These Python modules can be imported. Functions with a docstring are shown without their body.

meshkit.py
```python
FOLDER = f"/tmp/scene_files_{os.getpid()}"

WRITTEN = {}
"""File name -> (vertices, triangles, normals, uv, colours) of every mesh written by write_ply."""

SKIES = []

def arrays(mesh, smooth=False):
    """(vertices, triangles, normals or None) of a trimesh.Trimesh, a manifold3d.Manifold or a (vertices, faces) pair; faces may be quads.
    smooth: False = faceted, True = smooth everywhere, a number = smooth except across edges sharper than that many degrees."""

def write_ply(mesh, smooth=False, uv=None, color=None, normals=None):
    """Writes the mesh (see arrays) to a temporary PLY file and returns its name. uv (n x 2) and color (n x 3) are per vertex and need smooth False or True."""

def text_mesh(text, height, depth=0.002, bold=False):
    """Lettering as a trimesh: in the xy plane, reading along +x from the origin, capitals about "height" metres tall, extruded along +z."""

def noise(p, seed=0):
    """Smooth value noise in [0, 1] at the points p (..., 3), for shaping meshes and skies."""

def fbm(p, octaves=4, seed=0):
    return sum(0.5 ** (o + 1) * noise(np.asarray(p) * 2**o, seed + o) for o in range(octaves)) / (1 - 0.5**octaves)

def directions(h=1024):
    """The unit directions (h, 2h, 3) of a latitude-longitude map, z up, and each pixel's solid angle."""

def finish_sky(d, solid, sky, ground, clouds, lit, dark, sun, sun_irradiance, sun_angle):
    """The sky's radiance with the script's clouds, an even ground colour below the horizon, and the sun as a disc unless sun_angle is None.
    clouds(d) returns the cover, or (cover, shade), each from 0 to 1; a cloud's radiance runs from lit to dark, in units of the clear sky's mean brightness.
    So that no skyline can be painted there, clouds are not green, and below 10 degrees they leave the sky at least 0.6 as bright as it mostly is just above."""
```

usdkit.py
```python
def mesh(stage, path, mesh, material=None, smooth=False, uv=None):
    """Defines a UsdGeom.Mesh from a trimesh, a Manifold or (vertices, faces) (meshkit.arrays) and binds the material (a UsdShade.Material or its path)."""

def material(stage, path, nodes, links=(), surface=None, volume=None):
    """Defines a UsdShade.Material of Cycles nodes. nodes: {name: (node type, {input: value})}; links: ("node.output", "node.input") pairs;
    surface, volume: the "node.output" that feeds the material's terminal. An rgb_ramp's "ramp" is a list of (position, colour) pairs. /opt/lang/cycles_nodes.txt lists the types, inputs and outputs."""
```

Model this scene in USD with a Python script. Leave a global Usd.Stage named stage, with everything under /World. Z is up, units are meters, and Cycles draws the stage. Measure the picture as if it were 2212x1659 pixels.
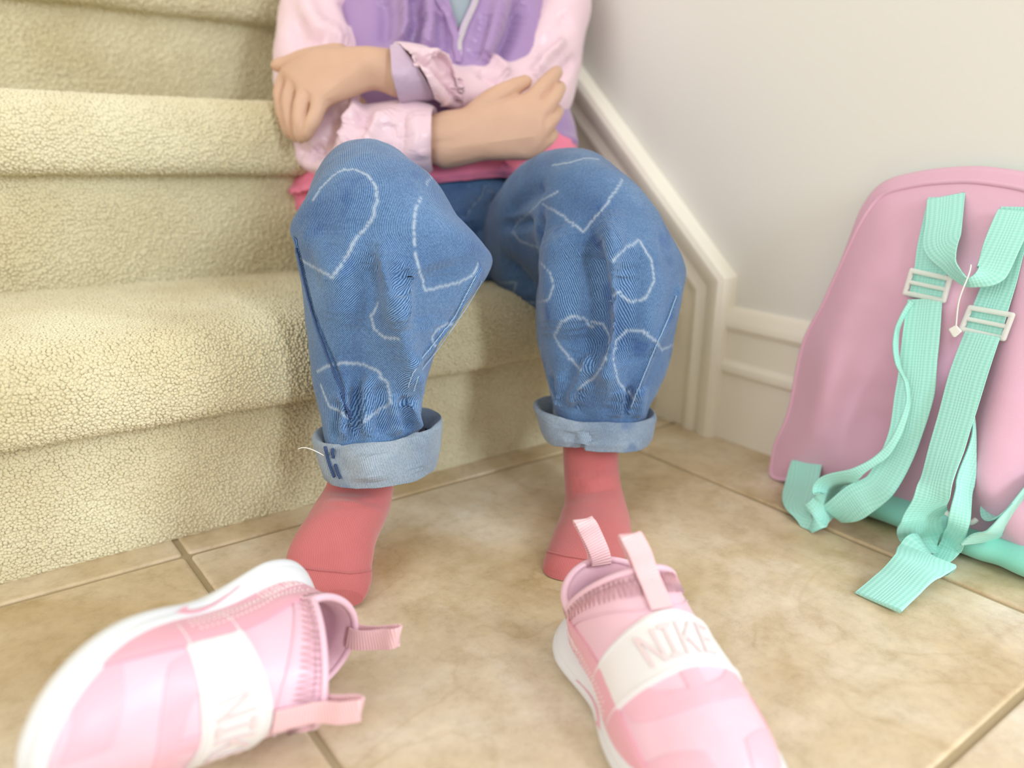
import math
import numpy as np
import trimesh
import manifold3d as m3
from scipy.spatial import cKDTree
from scipy.interpolate import PchipInterpolator, CubicSpline, RBFInterpolator
from pxr import Usd, UsdGeom, UsdLux, UsdShade, Sdf, Gf, Vt
import meshkit
import usdkit

stage = Usd.Stage.CreateInMemory()
UsdGeom.SetStageUpAxis(stage, 'Z')
UsdGeom.SetStageMetersPerUnit(stage, 1.0)
UsdGeom.Xform.Define(stage, '/World')
rng = np.random.default_rng(7)

# ---------------------------------------------------------------- camera, light, exposure
W, HPX, FPX = 2212, 1659, 1711.1
CX, CY = 1106.0, 829.5
EYE = np.array([0.0, 0.0, 0.31])
YAW, PITCH, ROLL = 0.651723, -0.288302, 0.020153
_f = np.array([math.sin(YAW) * math.cos(PITCH), math.cos(YAW) * math.cos(PITCH), math.sin(PITCH)])
_r = np.cross(_f, [0, 0, 1]); _r /= np.linalg.norm(_r)
_u = np.cross(_r, _f)
CR = math.cos(ROLL) * _r + math.sin(ROLL) * _u
CU = -math.sin(ROLL) * _r + math.cos(ROLL) * _u
CF = _f
cam = UsdGeom.Camera.Define(stage, '/World/camera')
cam.CreateHorizontalApertureAttr(36.0)
cam.CreateVerticalApertureAttr(27.0)
cam.CreateFocalLengthAttr(36.0 * FPX / W)
cam.CreateFStopAttr(3.4)
cam.CreateFocusDistanceAttr(0.57)
cam.CreateClippingRangeAttr(Gf.Vec2f(0.02, 100))
cam.CreateExposureAttr(0.09)
mat = Gf.Matrix4d(*[*CR, 0], *[*CU, 0], *[*(-CF), 0], *[*EYE, 1])
UsdGeom.Xformable(cam).AddTransformOp().Set(mat)

dome = UsdLux.DomeLight.Define(stage, '/World/sky')          # the bright, pale hall all round
dome.CreateColorAttr(Gf.Vec3f(1.0, 0.905, 0.74))
dome.CreateIntensityAttr(0.31)


def rect_light(name, pos, aim, w, h, power, col):
    l = UsdLux.RectLight.Define(stage, '/World/' + name)
    l.CreateWidthAttr(w); l.CreateHeightAttr(h)
    l.CreateIntensityAttr(power); l.CreateColorAttr(Gf.Vec3f(*col))
    p, a = np.array(pos, float), np.array(aim, float)
    z = p - a; z /= np.linalg.norm(z)
    x = np.cross([0, 0, 1], z); x /= np.linalg.norm(x)
    y = np.cross(z, x)
    UsdGeom.Xformable(l).AddTransformOp().Set(Gf.Matrix4d(*[*x, 0], *[*y, 0], *[*z, 0], *[*p, 1]))


rect_light('door_daylight', (0.12, -2.6, 1.25), (0.42, 0.65, 0.12), 0.36, 1.2, 29.0, (0.84, 0.935, 1.0))
rect_light('window_daylight', (1.86, -1.56, 1.20), (0.35, 0.60, 0.12), 0.5, 1.1, 21.0, (0.84, 0.935, 1.0))

rect_light('added_hall_fill', (-2.3, -0.3, 1.35), (0.55, 0.55, 0.3), 1.6, 1.5, 3.0, (0.96, 0.99, 1.0))  # added soft fill from the left, no known window there; lifts wall and trim


# ---------------------------------------------------------------- helpers
def at(x, y, d):
    """The point of the place that stands d metres in front of the lens at that spot of the photograph."""
    return EYE + d * (CF + CR * (x - CX) / FPX - CU * (y - CY) / FPX)


def proj(p):
    q = np.asarray(p, float) - EYE
    d = q @ CF
    return np.stack([CX + FPX * (q @ CR) / d, CY - FPX * (q @ CU) / d], -1)


def on_floor(x, y, z=0.0):
    r = CF + CR * (x - CX) / FPX - CU * (y - CY) / FPX
    return EYE + r * ((z - EYE[2]) / r[2])


USED = {}


def free(path):
    n = USED.get(path, -1) + 1
    USED[path] = n
    return path if n == 0 else f'{path}_{n:03d}'


def parent_path(p):
    return '/World' if p is None else (p if isinstance(p, str) else str(p.GetPath()))


def tag(o, label=None, cat=None, group=None, kind=None):
    p = o if isinstance(o, Usd.Prim) else o.GetPrim()
    for k, v in (('label', label), ('category', cat), ('group', group), ('kind', kind)):
        if v:
            p.SetCustomDataByKey(k, v)
    return p


def thing(name, label, cat, loc=(0, 0, 0), group=None, kind=None):
    x = UsdGeom.Xform.Define(stage, free('/World/' + name))
    x.AddTranslateOp().Set(Gf.Vec3d(*map(float, loc)))
    tag(x, label, cat, group, kind)
    x.GetPrim().SetCustomDataByKey('origin', Gf.Vec3d(*map(float, loc)))
    return x.GetPrim()


def origin_of(parent):
    if parent is None or isinstance(parent, str):
        return np.zeros(3)
    while parent and str(parent.GetPath()) != '/World':
        o = parent.GetCustomDataByKey('origin')
        if o is not None:
            return np.array(o)
        parent = parent.GetParent()
    return np.zeros(3)


def obj(name, mesh, material, parent=None, smooth=40, attrs=None, uv=None):
    """One mesh of the scene; its points are given in the world and kept relative to the thing it belongs to."""
    v, f = (np.asarray(mesh[0], float), np.asarray(mesh[1], int)) if isinstance(mesh, tuple) else (meshkit.arrays(mesh)[0], meshkit.arrays(mesh)[1])
    c = v - v.mean(0)
    if np.einsum('ij,ij->i', c[f[:, 0]], np.cross(c[f[:, 1]], c[f[:, 2]])).sum() < 0:
        f = f[:, ::-1]
    v = v - origin_of(parent)
    path = free(parent_path(parent) + '/' + name)
    g = usdkit.mesh(stage, path, (v, f), material, smooth=True if (attrs or uv is not None) else smooth, uv=uv)
    for k, a in (attrs or {}).items():
        UsdGeom.PrimvarsAPI(g).CreatePrimvar(k, Sdf.ValueTypeNames.FloatArray, 'vertex').Set(Vt.FloatArray.FromNumpy(np.asarray(a, np.float32)))
    return g.GetPrim()


def box(lo, hi, bevel=0.0):
    lo, hi = np.array(lo, float), np.array(hi, float)
    if bevel <= 0:
        b = trimesh.creation.box(hi - lo); b.apply_translation((lo + hi) / 2)
        return b
    s = []
    for sx in (0, 1):
        for sy in (0, 1):
            for sz in (0, 1):
                c = np.array([(lo, hi)[sx][0] + (bevel, -bevel)[sx], (lo, hi)[sy][1] + (bevel, -bevel)[sy], (lo, hi)[sz][2] + (bevel, -bevel)[sz]])
                for ax in range(3):
                    for k in (-1, 1):
                        q = c.copy(); q[ax] += k * bevel; s.append(q)
    return trimesh.convex.convex_hull(np.array(s))


def grid_faces(n, m, closed=False, flip=False):
    i, j = np.meshgrid(np.arange(n - 1), np.arange(m if closed else m - 1), indexing='ij')
    a, b = i * m + j, i * m + (j + 1) % m
    c, d = a + m, (i + 1) * m + (j + 1) % m
    f = np.concatenate([np.stack([a, b, d], -1).reshape(-1, 3), np.stack([a, d, c], -1).reshape(-1, 3)])
    return f[:, ::-1] if flip else f


def join(*ms):
    vs, fs, n = [], [], 0
    for m in ms:
        v, f = (m[0], m[1]) if isinstance(m, tuple) else meshkit.arrays(m)[:2]
        vs.append(np.asarray(v)); fs.append(np.asarray(f) + n); n += len(v)
    return np.vstack(vs), np.vstack(fs)


def smooth_path(p, n, closed=False):
    """A smooth curve through the points p (k x d), sampled n times evenly by length."""
    p = np.asarray(p, float)
    if closed:
        p = np.vstack([p, p[:1]])
    t = np.concatenate([[0], np.cumsum(np.linalg.norm(np.diff(p, axis=0), axis=1))])
    c = CubicSpline(t, p, bc_type='periodic' if closed else 'not-a-knot') if len(p) > 3 else (lambda s: np.stack([np.interp(s, t, p[:, k]) for k in range(p.shape[1])], -1)) if len(p) < 3 else CubicSpline(t, p, bc_type='natural')
    s = np.linspace(0, t[-1], 60 * len(p))
    q = c(s)
    L = np.concatenate([[0], np.cumsum(np.linalg.norm(np.diff(q, axis=0), axis=1))])
    w = np.linspace(0, L[-1], n + 1)[:-1] if closed else np.linspace(0, L[-1], n)
    return np.stack([np.interp(w, L, q[:, k]) for k in range(q.shape[1])], -1)


def tube(path, r, sides=8, cap=True):
    p = np.asarray(path, float)
    t = np.gradient(p, axis=0); t /= np.linalg.norm(t, axis=1, keepdims=True) + 1e-12
    a = np.cross(t[0], [0, 0, 1.0]);
    if np.linalg.norm(a) < 1e-3:
        a = np.cross(t[0], [1.0, 0, 0])
    fr = []
    for k in range(len(p)):
        a = a - t[k] * (a @ t[k]); a /= np.linalg.norm(a) + 1e-12
        fr.append(a)
    a = np.array(fr); b = np.cross(t, a)
    g = np.arange(sides) * 2 * np.pi / sides
    rr = np.broadcast_to(r, (len(p),))
    v = p[:, None] + rr[:, None, None] * (np.cos(g)[None, :, None] * a[:, None] + np.sin(g)[None, :, None] * b[:, None])
    f = grid_faces(len(p), sides, True)
    v = v.reshape(-1, 3)
    if cap:
        n = len(v); v = np.vstack([v, p[0], p[-1]])
        k = np.arange(sides)
        f = np.vstack([f, np.stack([np.full(sides, n), (k + 1) % sides, k], -1), np.stack([np.full(sides, n + 1), n - sides + k, n - sides + (k + 1) % sides], -1)])
    return v, f


def ribbon(path, side, width, thick=0.0012, sides_up=None):
    """A flat band: path (n x 3), side (n x 3) unit vectors across it, width in metres, with thickness and rounded edges."""
    p, s = np.asarray(path, float), np.asarray(side, float)
    t = np.gradient(p, axis=0); t /= np.linalg.norm(t, axis=1, keepdims=True) + 1e-12
    s = s - t * np.sum(s * t, 1, keepdims=True); s /= np.linalg.norm(s, axis=1, keepdims=True) + 1e-12
    n = np.cross(t, s)
    w = np.broadcast_to(width, (len(p),))[:, None] / 2
    h = thick / 2
    prof = [(-1, 0, -0.0), (-1, h, .6 * h), (-.3, h, 0), (.3, h, 0), (1, h, -.6 * h), (1, 0, 0), (1, -h, -.6 * h), (.3, -h, 0), (-.3, -h, 0), (-1, -h, .6 * h)]
    v = np.stack([p + s * (w * a + e) + n * b for a, b, e in prof], 1)
    f = grid_faces(len(p), len(prof), True)
    m = len(prof)
    caps = [[0, k + 1, k] for k in range(1, m - 1)] + [[(len(p) - 1) * m, (len(p) - 1) * m + k, (len(p) - 1) * m + k + 1] for k in range(1, m - 1)]
    return v.reshape(-1, 3), np.vstack([f, np.array(caps)])


FOLD = 1.7


class Surf:
    """A closed-around loft: rings of (centre, half vector to the right, half vector to the front, half vector to the back, exponent)."""

    def __init__(self, rings, n=160, m=160, cap=(False, False), seam=math.pi / 2):
        C = np.array([r[0] for r in rings]); Uv = np.array([r[1] for r in rings]); Vf = np.array([r[2] for r in rings])
        Vb = np.array([r[3] for r in rings]); E = np.array([r[4] for r in rings], float)
        key = np.concatenate([[0], np.cumsum(np.linalg.norm(np.diff(C, axis=0), axis=1) + 0.3 * np.linalg.norm(np.diff(Uv, axis=0), axis=1) + 0.3 * np.linalg.norm(np.diff(Vf, axis=0), axis=1))])
        s = np.linspace(0, key[-1], n)
        g = lambda a: PchipInterpolator(key, a)(s)
        C, Uv, Vf, Vb, E = g(C), g(Uv), g(Vf), g(Vb), g(E)
        a = np.linspace(0, 2 * np.pi, m, endpoint=False) - seam
        a = a + 0.42 * np.cos(a)                                # closer together at the front
        ca, sa = np.cos(a), np.sin(a)
        p = 2.0 / E[:, None]
        x = np.sign(ca) * np.abs(ca) ** p
        y = np.sign(sa) * np.abs(sa) ** p
        self.P = C[:, None] + x[..., None] * Uv[:, None] + np.where(y[..., None] > 0, y[..., None] * Vf[:, None], y[..., None] * Vb[:, None])
        self.n, self.m, self.C, self.s, self.a = n, m, C, s, a
        self.F = grid_faces(n, m, True)
        v, f = self.P.reshape(-1, 3), self.F
        if np.sum((self.normals() * (self.P - C[:, None])).reshape(-1, 3).sum(1)) < 0:
            self.F = f[:, ::-1]
        L = np.concatenate([np.zeros((1, m)), np.cumsum(np.linalg.norm(np.diff(self.P, axis=0), axis=2), 0)])
        per = np.linalg.norm(np.diff(np.concatenate([self.P, self.P[:, :1]], 1), axis=1), axis=2)
        self.vlen = L
        arc = np.concatenate([np.zeros((n, 1)), np.cumsum(per, 1)[:, :-1]], 1)
        self.ulen = arc - arc[:, [int(np.argmin(np.abs(a - np.pi / 2)))]]

    def normals(self):
        v, f = self.P.reshape(-1, 3), self.F
        nrm = np.zeros_like(v)
        c = np.cross(v[f[:, 1]] - v[f[:, 0]], v[f[:, 2]] - v[f[:, 0]])
        for k in range(3):
            np.add.at(nrm, f[:, k], c)
        return (nrm / (np.linalg.norm(nrm, axis=1, keepdims=True) + 1e-15)).reshape(self.P.shape)

    def mesh(self):
        return self.P.reshape(-1, 3), self.F

    def capped(self):
        v, f = self.mesh()
        k = np.arange(self.m); n = len(v)
        v = np.vstack([v, self.P[0].mean(0), self.P[-1].mean(0)])
        a = np.stack([np.full(self.m, n), (k + 1) % self.m, k], -1)
        b = np.stack([np.full(self.m, n + 1), n - self.m + k, n - self.m + (k + 1) % self.m], -1)
        if self.F[0][1] != 1:
            a, b = a[:, ::-1], b[:, ::-1]
        return v, np.vstack([f, a, b])

    def flat(self):
        return self.P.reshape(-1, 3)

    def trace(self, px, step=4.0):
        """Where the photograph's polyline lies on the side of this surface that faces the lens."""
        return trace(self.mesh(), px, step)

    def push(self, px, amp, width, taper=True):
        """A fold along a line: a ridge (amp > 0) or a groove (amp < 0), amp and width in metres."""
        q = self.trace(px)
        if len(q) < 2:
            return
        d, i = cKDTree(q).query(self.flat())
        w = np.exp(-(d / (width * .85)) ** 2)
        if taper:
            t = i / max(1, len(q) - 1)
            w = w * np.clip(np.minimum(t, 1 - t) * 5, 0.15, 1)
        self.P = self.P + self.normals() * (FOLD * amp * w).reshape(self.n, self.m)[..., None]

    def wrinkle(self, amp, scale, seed=0, stretch=(1, 1, 1)):
        q = self.P * np.array(stretch) / scale
        k = meshkit.fbm(q, 3, seed) - 0.5
        self.P = self.P + self.normals() * (amp * 2 * k)[..., None]

    def near(self, lines, width):
        """1 on the traced lines, 0 away from them."""
        out = np.zeros(self.n * self.m)
        v = self.flat()
        for px in lines:
            q = self.trace(px)
            if len(q) < 2:
                continue
            d, _ = cKDTree(q).query(v)
            out = np.maximum(out, np.exp(-(d / width) ** 2))
        return out

    def relax(self, k=1, keep_ends=True):
        for _ in range(k):
            P = self.P
            A = (np.roll(P, 1, 1) + np.roll(P, -1, 1)) / 2
            B = P.copy(); B[1:-1] = (P[2:] + P[:-2]) / 2
            Q = 0.5 * P + 0.25 * A + 0.25 * B
            if keep_ends:
                Q[0], Q[-1] = P[0], P[-1]
            self.P = Q


def trace(mesh, px, step=4.0):
    v, f = mesh
    px = np.asarray(px, float)
    L = np.concatenate([[0], np.cumsum(np.linalg.norm(np.diff(px, axis=0), axis=1))])
    s = np.arange(0, L[-1] + step, step)
    q = np.stack([np.interp(s, L, px[:, k]) for k in range(2)], -1)
    c = np.cross(v[f[:, 1]] - v[f[:, 0]], v[f[:, 2]] - v[f[:, 0]])
    facing = np.sum(c * (EYE - v[f[:, 0]]), 1) > 0
    ids = np.unique(f[facing])
    p2 = proj(v[ids])
    near = ((p2 > q.min(0) - 20) & (p2 < q.max(0) + 20)).all(1)
    ids, p2 = ids[near], p2[near]
    if len(ids) < 8:
        return np.zeros((0, 3))
    depth = (v[ids] - EYE) @ CF
    d, i = cKDTree(p2).query(q, k=8)
    ok = d[:, 0] < 9
    score = depth[i] + 0.004 * np.maximum(0, d - 4) + 1e3 * (d > d[:, :1] + 5)
    k = np.argmin(score, 1)
    return v[ids[i[np.arange(len(q)), k]]][ok]


def ring(l, r, d, theta, vf, vb=None, e=2.2, dd=0.0, tilt=0.0):
    """One ring of a sleeve or trouser leg: its left and right ends in the photograph, its distance d (dd: how much farther the right end is),
    the angle of its front (0 = towards the lens, 90 = up) and its half depth."""
    a, b = at(l[0], l[1], d - dd / 2), at(r[0], r[1], d + dd / 2)
    u = (b - a) / 2
    q = -CF * math.cos(math.radians(theta)) + CU * math.sin(math.radians(theta))
    q = q - u * (q @ u) / (u @ u); q /= np.linalg.norm(q)
    return (a + b) / 2, u, q * vf, q * (vf if vb is None else vb), e
# ---------------------------------------------------------------- materials
def mat_(name, nodes, links, surface, **k):
    return usdkit.material(stage, '/World/Looks/' + name, nodes, links, surface=surface, **k)


def plain(name, col, rough=0.6, bump=None, **k):
    nodes = {'p': ('principled_bsdf', {'base_color': col, 'roughness': rough, **k})}
    links = []
    if bump:
        nodes.update({'c': ('texture_coordinate', {}), 'n': ('noise_texture', {'scale': bump[0], 'detail': 4.0}), 'b': ('bump', {'strength': bump[1], 'distance': bump[2]})})
        links += [('c.object', 'n.vector'), ('n.fac', 'b.height'), ('b.normal', 'p.normal')]
    return mat_(name, nodes, links, 'p.BSDF')


def cloth(name, col, col2, rough=0.75, weave=900.0, sheen=0.2, strength=0.25, mott=9.0, spec=0.3):
    """Cloth: two close tones in a slow noise and a fine weave in relief."""
    nodes = {'c': ('texture_coordinate', {}), 'n': ('noise_texture', {'scale': mott, 'detail': 3.0}),
             'm': ('mix_color', {'a': col, 'b': col2}), 'w': ('noise_texture', {'scale': weave, 'detail': 2.0}),
             'b': ('bump', {'strength': strength, 'distance': 0.0006}),
             'p': ('principled_bsdf', {'roughness': rough, 'sheen_weight': sheen, 'specular_ior_level': spec})}
    links = [('c.object', 'n.vector'), ('n.fac', 'm.fac'), ('m.result', 'p.base_color'), ('c.object', 'w.vector'), ('w.fac', 'b.height'), ('b.normal', 'p.normal')]
    return mat_(name, nodes, links, 'p.BSDF')


WALL = plain('wall_paint', (0.745, 0.745, 0.72), 0.7, (260, 0.08, 0.0006))
TRIM = plain('white_trim', (0.86, 0.835, 0.75), 0.38)
GROUT = plain('grout', (0.40, 0.32, 0.20), 0.9, (500, 0.4, 0.001))

# carpet: pale yellow-beige pile with slow light and dark brushing
CARPET = mat_('carpet', {
    'c': ('geometry', {}), 'n': ('noise_texture', {'scale': 9.0, 'detail': 3.0}), 'n2': ('noise_texture', {'scale': 900.0, 'detail': 2.0}),
    'r': ('rgb_ramp', {'ramp': [(0.3, (0.63, 0.565, 0.375)), (0.7, (0.76, 0.72, 0.54))]}),
    'r2': ('rgb_ramp', {'ramp': [(0.3, (0.86, 0.84, 0.80)), (0.65, (1.0, 1.0, 1.0))]}),
    'm': ('mix_color', {'blend_type': 'multiply', 'fac': 0.8}),
    'b': ('bump', {'strength': 0.4, 'distance': 0.0008}),
    'p': ('principled_bsdf', {'roughness': 0.95, 'sheen_weight': 0.25, 'specular_ior_level': 0.1})},
    [('c.position', 'n.vector'), ('c.position', 'n2.vector'), ('n.fac', 'r.fac'), ('n2.fac', 'r2.fac'), ('r.color', 'm.a'), ('r2.color', 'm.b'), ('m.result', 'p.base_color'), ('n2.fac', 'b.height'), ('b.normal', 'p.normal')], 'p.BSDF')


def tile_mat(k):
    return mat_(f'stone_tile_{k}', {
        'c': ('texture_coordinate', {}), 'mp': ('mapping', {'location': (3.7 * k, 1.9 * k, 0.7 * k)}),
        'n': ('noise_texture', {'scale': 7.0, 'detail': 6.0, 'roughness': 0.62, 'distortion': 0.5}),
        'n2': ('noise_texture', {'scale': 55.0, 'detail': 6.0, 'roughness': 0.75}),
        'n3': ('noise_texture', {'scale': 3.0, 'detail': 4.0, 'roughness': 0.5, 'distortion': 2.2}),
        'r': ('rgb_ramp', {'ramp': [(0.30, (0.47, 0.345, 0.185)), (0.46, (0.59, 0.47, 0.31)), (0.60, (0.67, 0.57, 0.43)), (0.75, (0.77, 0.70, 0.60))]}),
        'r2': ('rgb_ramp', {'ramp': [(0.33, (0.84, 0.81, 0.76)), (0.50, (1, 1, 1)), (0.68, (1.12, 1.12, 1.12))]}),
        'r3': ('rgb_ramp', {'ramp': [(0.488, (1, 1, 1)), (0.5, (0.80, 0.75, 0.64)), (0.512, (1, 1, 1))]}),
        'm': ('mix_color', {'blend_type': 'multiply', 'fac': 0.85, 'use_clamp': False}), 'm2': ('mix_color', {'blend_type': 'multiply', 'fac': 0.4}),
        'rr': ('map_range', {'from_min': 0.3, 'from_max': 0.7, 'to_min': 0.30, 'to_max': 0.48}),
        'b': ('bump', {'strength': 0.35, 'distance': 0.0012}),
        'p': ('principled_bsdf', {'specular_ior_level': 0.45})},
        [('c.object', 'mp.vector'), ('mp.vector', 'n.vector'), ('mp.vector', 'n2.vector'), ('mp.vector', 'n3.vector'), ('n.fac', 'r.fac'), ('n2.fac', 'r2.fac'), ('n3.fac', 'r3.fac'),
         ('r.color', 'm.a'), ('r2.color', 'm.b'), ('m.result', 'm2.a'), ('r3.color', 'm2.b'), ('m2.result', 'p.base_color'), ('n2.fac', 'rr.value'), ('rr.result', 'p.roughness'), ('n2.fac', 'b.height'), ('b.normal', 'p.normal')], 'p.BSDF')


TILES = [tile_mat(k) for k in range(4)]

# ---------------------------------------------------------------- the setting: floor, staircase, wall and trims
YB, RUN, RISE, NOSE, XW = 0.6275, 0.2232, 0.1758, 0.1065, 0.712
floor = tag(UsdGeom.Xform.Define(stage, free('/World/floor')), 'beige mottled stone-look tile floor with brown grout joints', None, None, 'structure')
T, GX, GY = 0.4605, 0.1366, 0.1352
JW = 0.0046
x0s = [GX + (k - 2) * T for k in range(5)]
y0s = [GY + (k - 3) * T for k in range(5)]
obj('grout', box((x0s[0] - 0.02, y0s[0] - 0.02, -0.03), (XW + 0.02, YB + 0.05, -0.0022)), GROUT, floor)


def tile_mesh(xa, xb, ya, yb):
    """A tile with a worn, rounded arris: rings of a rounded rectangle stepping in and up."""
    rings = [(0.0, -0.02), (0.0, -0.0022), (0.0004, -0.001), (0.0013, -0.0003), (0.003, 0.0)]
    v, m = [], 0
    for inset, z in rings:
        r = 0.003 - min(inset, 0.0028) * 0.5
        pts = []
        for cx, cy, a0 in ((xb - inset - r, yb - inset - r, 0), (xa + inset + r, yb - inset - r, 90), (xa + inset + r, ya + inset + r, 180), (xb - inset - r, ya + inset + r, 270)):
            for a in (0, 45, 90):
                pts.append((cx + r * math.cos(math.radians(a0 + a)), cy + r * math.sin(math.radians(a0 + a)), z))
        m = len(pts); v += pts
    f = grid_faces(len(rings), m, True)
    n = len(v); v.append(((xa + xb) / 2, (ya + yb) / 2, 0.0))
    k = np.arange(m)
    f = np.vstack([f, np.stack([np.full(m, n), n - m + k, n - m + (k + 1) % m], -1)])
    return np.array(v), f


q = 0
for j, ya in enumerate(y0s):
    for i, xa in enumerate(x0s):
        a, b, c, d = xa + JW / 2, min(xa + T - JW / 2, XW - 0.001), ya + JW / 2, min(ya + T - JW / 2, YB + 0.02)
        if b - a > 0.02 and d - c > 0.02:
            obj('tile', tile_mesh(a, b, c, d), TILES[(i * 3 + j * 2 + 1) % 4], floor, smooth=50)

wall = obj('wall_right', box((XW, 0.10, -0.03), (XW + 0.12, 2.2, 2.6)), WALL)
tag(wall, 'plain warm off-white painted wall beside the stairs', None, None, 'structure')


def moulding(path, prof, up):
    """Sweeps a profile (out, along up) over a polyline on the wall; out is -x."""
    v = []
    for p, uvec in zip(path, up):
        for o, h in prof:
            v.append((XW - o, p[0] + uvec[0] * h, p[1] + uvec[1] * h))
    m = len(prof)
    f = grid_faces(len(path), m, True)
    return np.array(v), f


def capped(mesh, m):
    v, f = mesh
    n = len(v)
    k = np.arange(1, m - 1)
    return v, np.vstack([f, np.stack([0 * k, k + 1, k], -1), np.stack([0 * k + n - m, n - m + k, n - m + k + 1], -1)])


# baseboard: plain board, bead above and small cap moulding
bb = [(0.0, 0.0), (0.009, 0.0), (0.009, 0.075), (0.0135, 0.079), (0.0145, 0.083), (0.0135, 0.087), (0.009, 0.090), (0.0075, 0.092), (0.0075, 0.123), (0.010, 0.1245), (0.0125, 0.129), (0.012, 0.136), (0.008, 0.142), (0.0065, 0.147), (0.004, 0.150), (0.0, 0.150)]
bm = moulding([(0.535, 0.0), (0.10, 0.0)], bb, [(0, 1), (0, 1)])
tag(obj('baseboard_right', capped(bm, len(bb)), TRIM, smooth=30), 'cream baseboard with two bands of moulding along the wall', None, None, 'structure')

# skirt of the stairs: a board up the wall and a wide stepped moulding that turns down to the floor at the foot of the stairs
SL = (0.477 - 0.210) / (0.927 - 0.617)
trim = tag(UsdGeom.Xform.Define(stage, free('/World/trim_1')), 'cream stair skirt board with stepped moulding climbing the wall', None, None, 'structure')
ya, za = 0.548, 0.186
y1, z1 = 1.95, 0.182 + SL * (1.95 - 0.534)
board = np.array([(ya, 0), (ya, za - 0.006), (y1, z1 - 0.006), (y1, 0)])
bv = np.array([(XW - o, y, z) for o in (0.0, 0.012) for y, z in board])
obj('board', trimesh.convex.convex_hull(bv), TRIM, trim, smooth=20)
ang = math.atan(SL)
mp = [(0.0, -0.046), (0.014, -0.046), (0.0175, -0.044), (0.019, -0.039), (0.018, -0.033), (0.0155, -0.029), (0.0155, -0.026), (0.020, -0.022), (0.023, -0.014), (0.023, -0.008), (0.020, -0.002), (0.015, 0.0), (0.0, 0.0)]
n_s, n_v = np.array([-math.sin(ang), math.cos(ang)]), np.array([-1.0, 0.0])
b_ = (n_s + n_v) / np.linalg.norm(n_s + n_v); b_ = b_ / (b_ @ n_s)
sw = moulding([(0.534, 0.0), (0.534, 0.182), (1.95, 0.182 + SL * (1.95 - 0.534))], mp, [n_v, b_, n_s])
obj('moulding', capped(sw, len(mp)), TRIM, trim, smooth=25)

# the carpeted staircase
stairs = thing('staircase', 'beige cut-pile carpeted staircase with rounded step fronts', 'stairs', (0, YB, 0))


def step_profile(k):
    y, z = YB + k * RUN, k * RISE
    rz = 0.0 if k == 0 else -0.006
    pts = [(y, z + rz), (y, z + 0.03), (y, z + 0.07), (y + 0.001, z + NOSE - 0.006), (y - 0.004, z + NOSE - 0.0015), (y - 0.017, z + NOSE), (y - 0.025, z + NOSE + 0.006), (y - 0.0285, z + NOSE + 0.018), (y - 0.029, z + NOSE + 0.032), (y - 0.0265, z + NOSE + 0.046), (y - 0.019, z + NOSE + 0.059), (y - 0.006, z + NOSE + 0.0665), (y + 0.012, z + RISE - 0.001), (y + 0.04, z + RISE), (y + RUN * 0.6, z + RISE - 0.001), (y + RUN + 0.004, z + RISE - 0.002)]
    return np.array(pts)


def tuft(seed):
    b = trimesh.creation.icosphere(1, 1.0)
    v = b.vertices * (1 + 0.55 * (meshkit.noise(b.vertices * 1.7 + 9 * seed, seed) - .5))[:, None]
    return v * np.array([.00162, .00162, .0019]), b.faces


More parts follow.
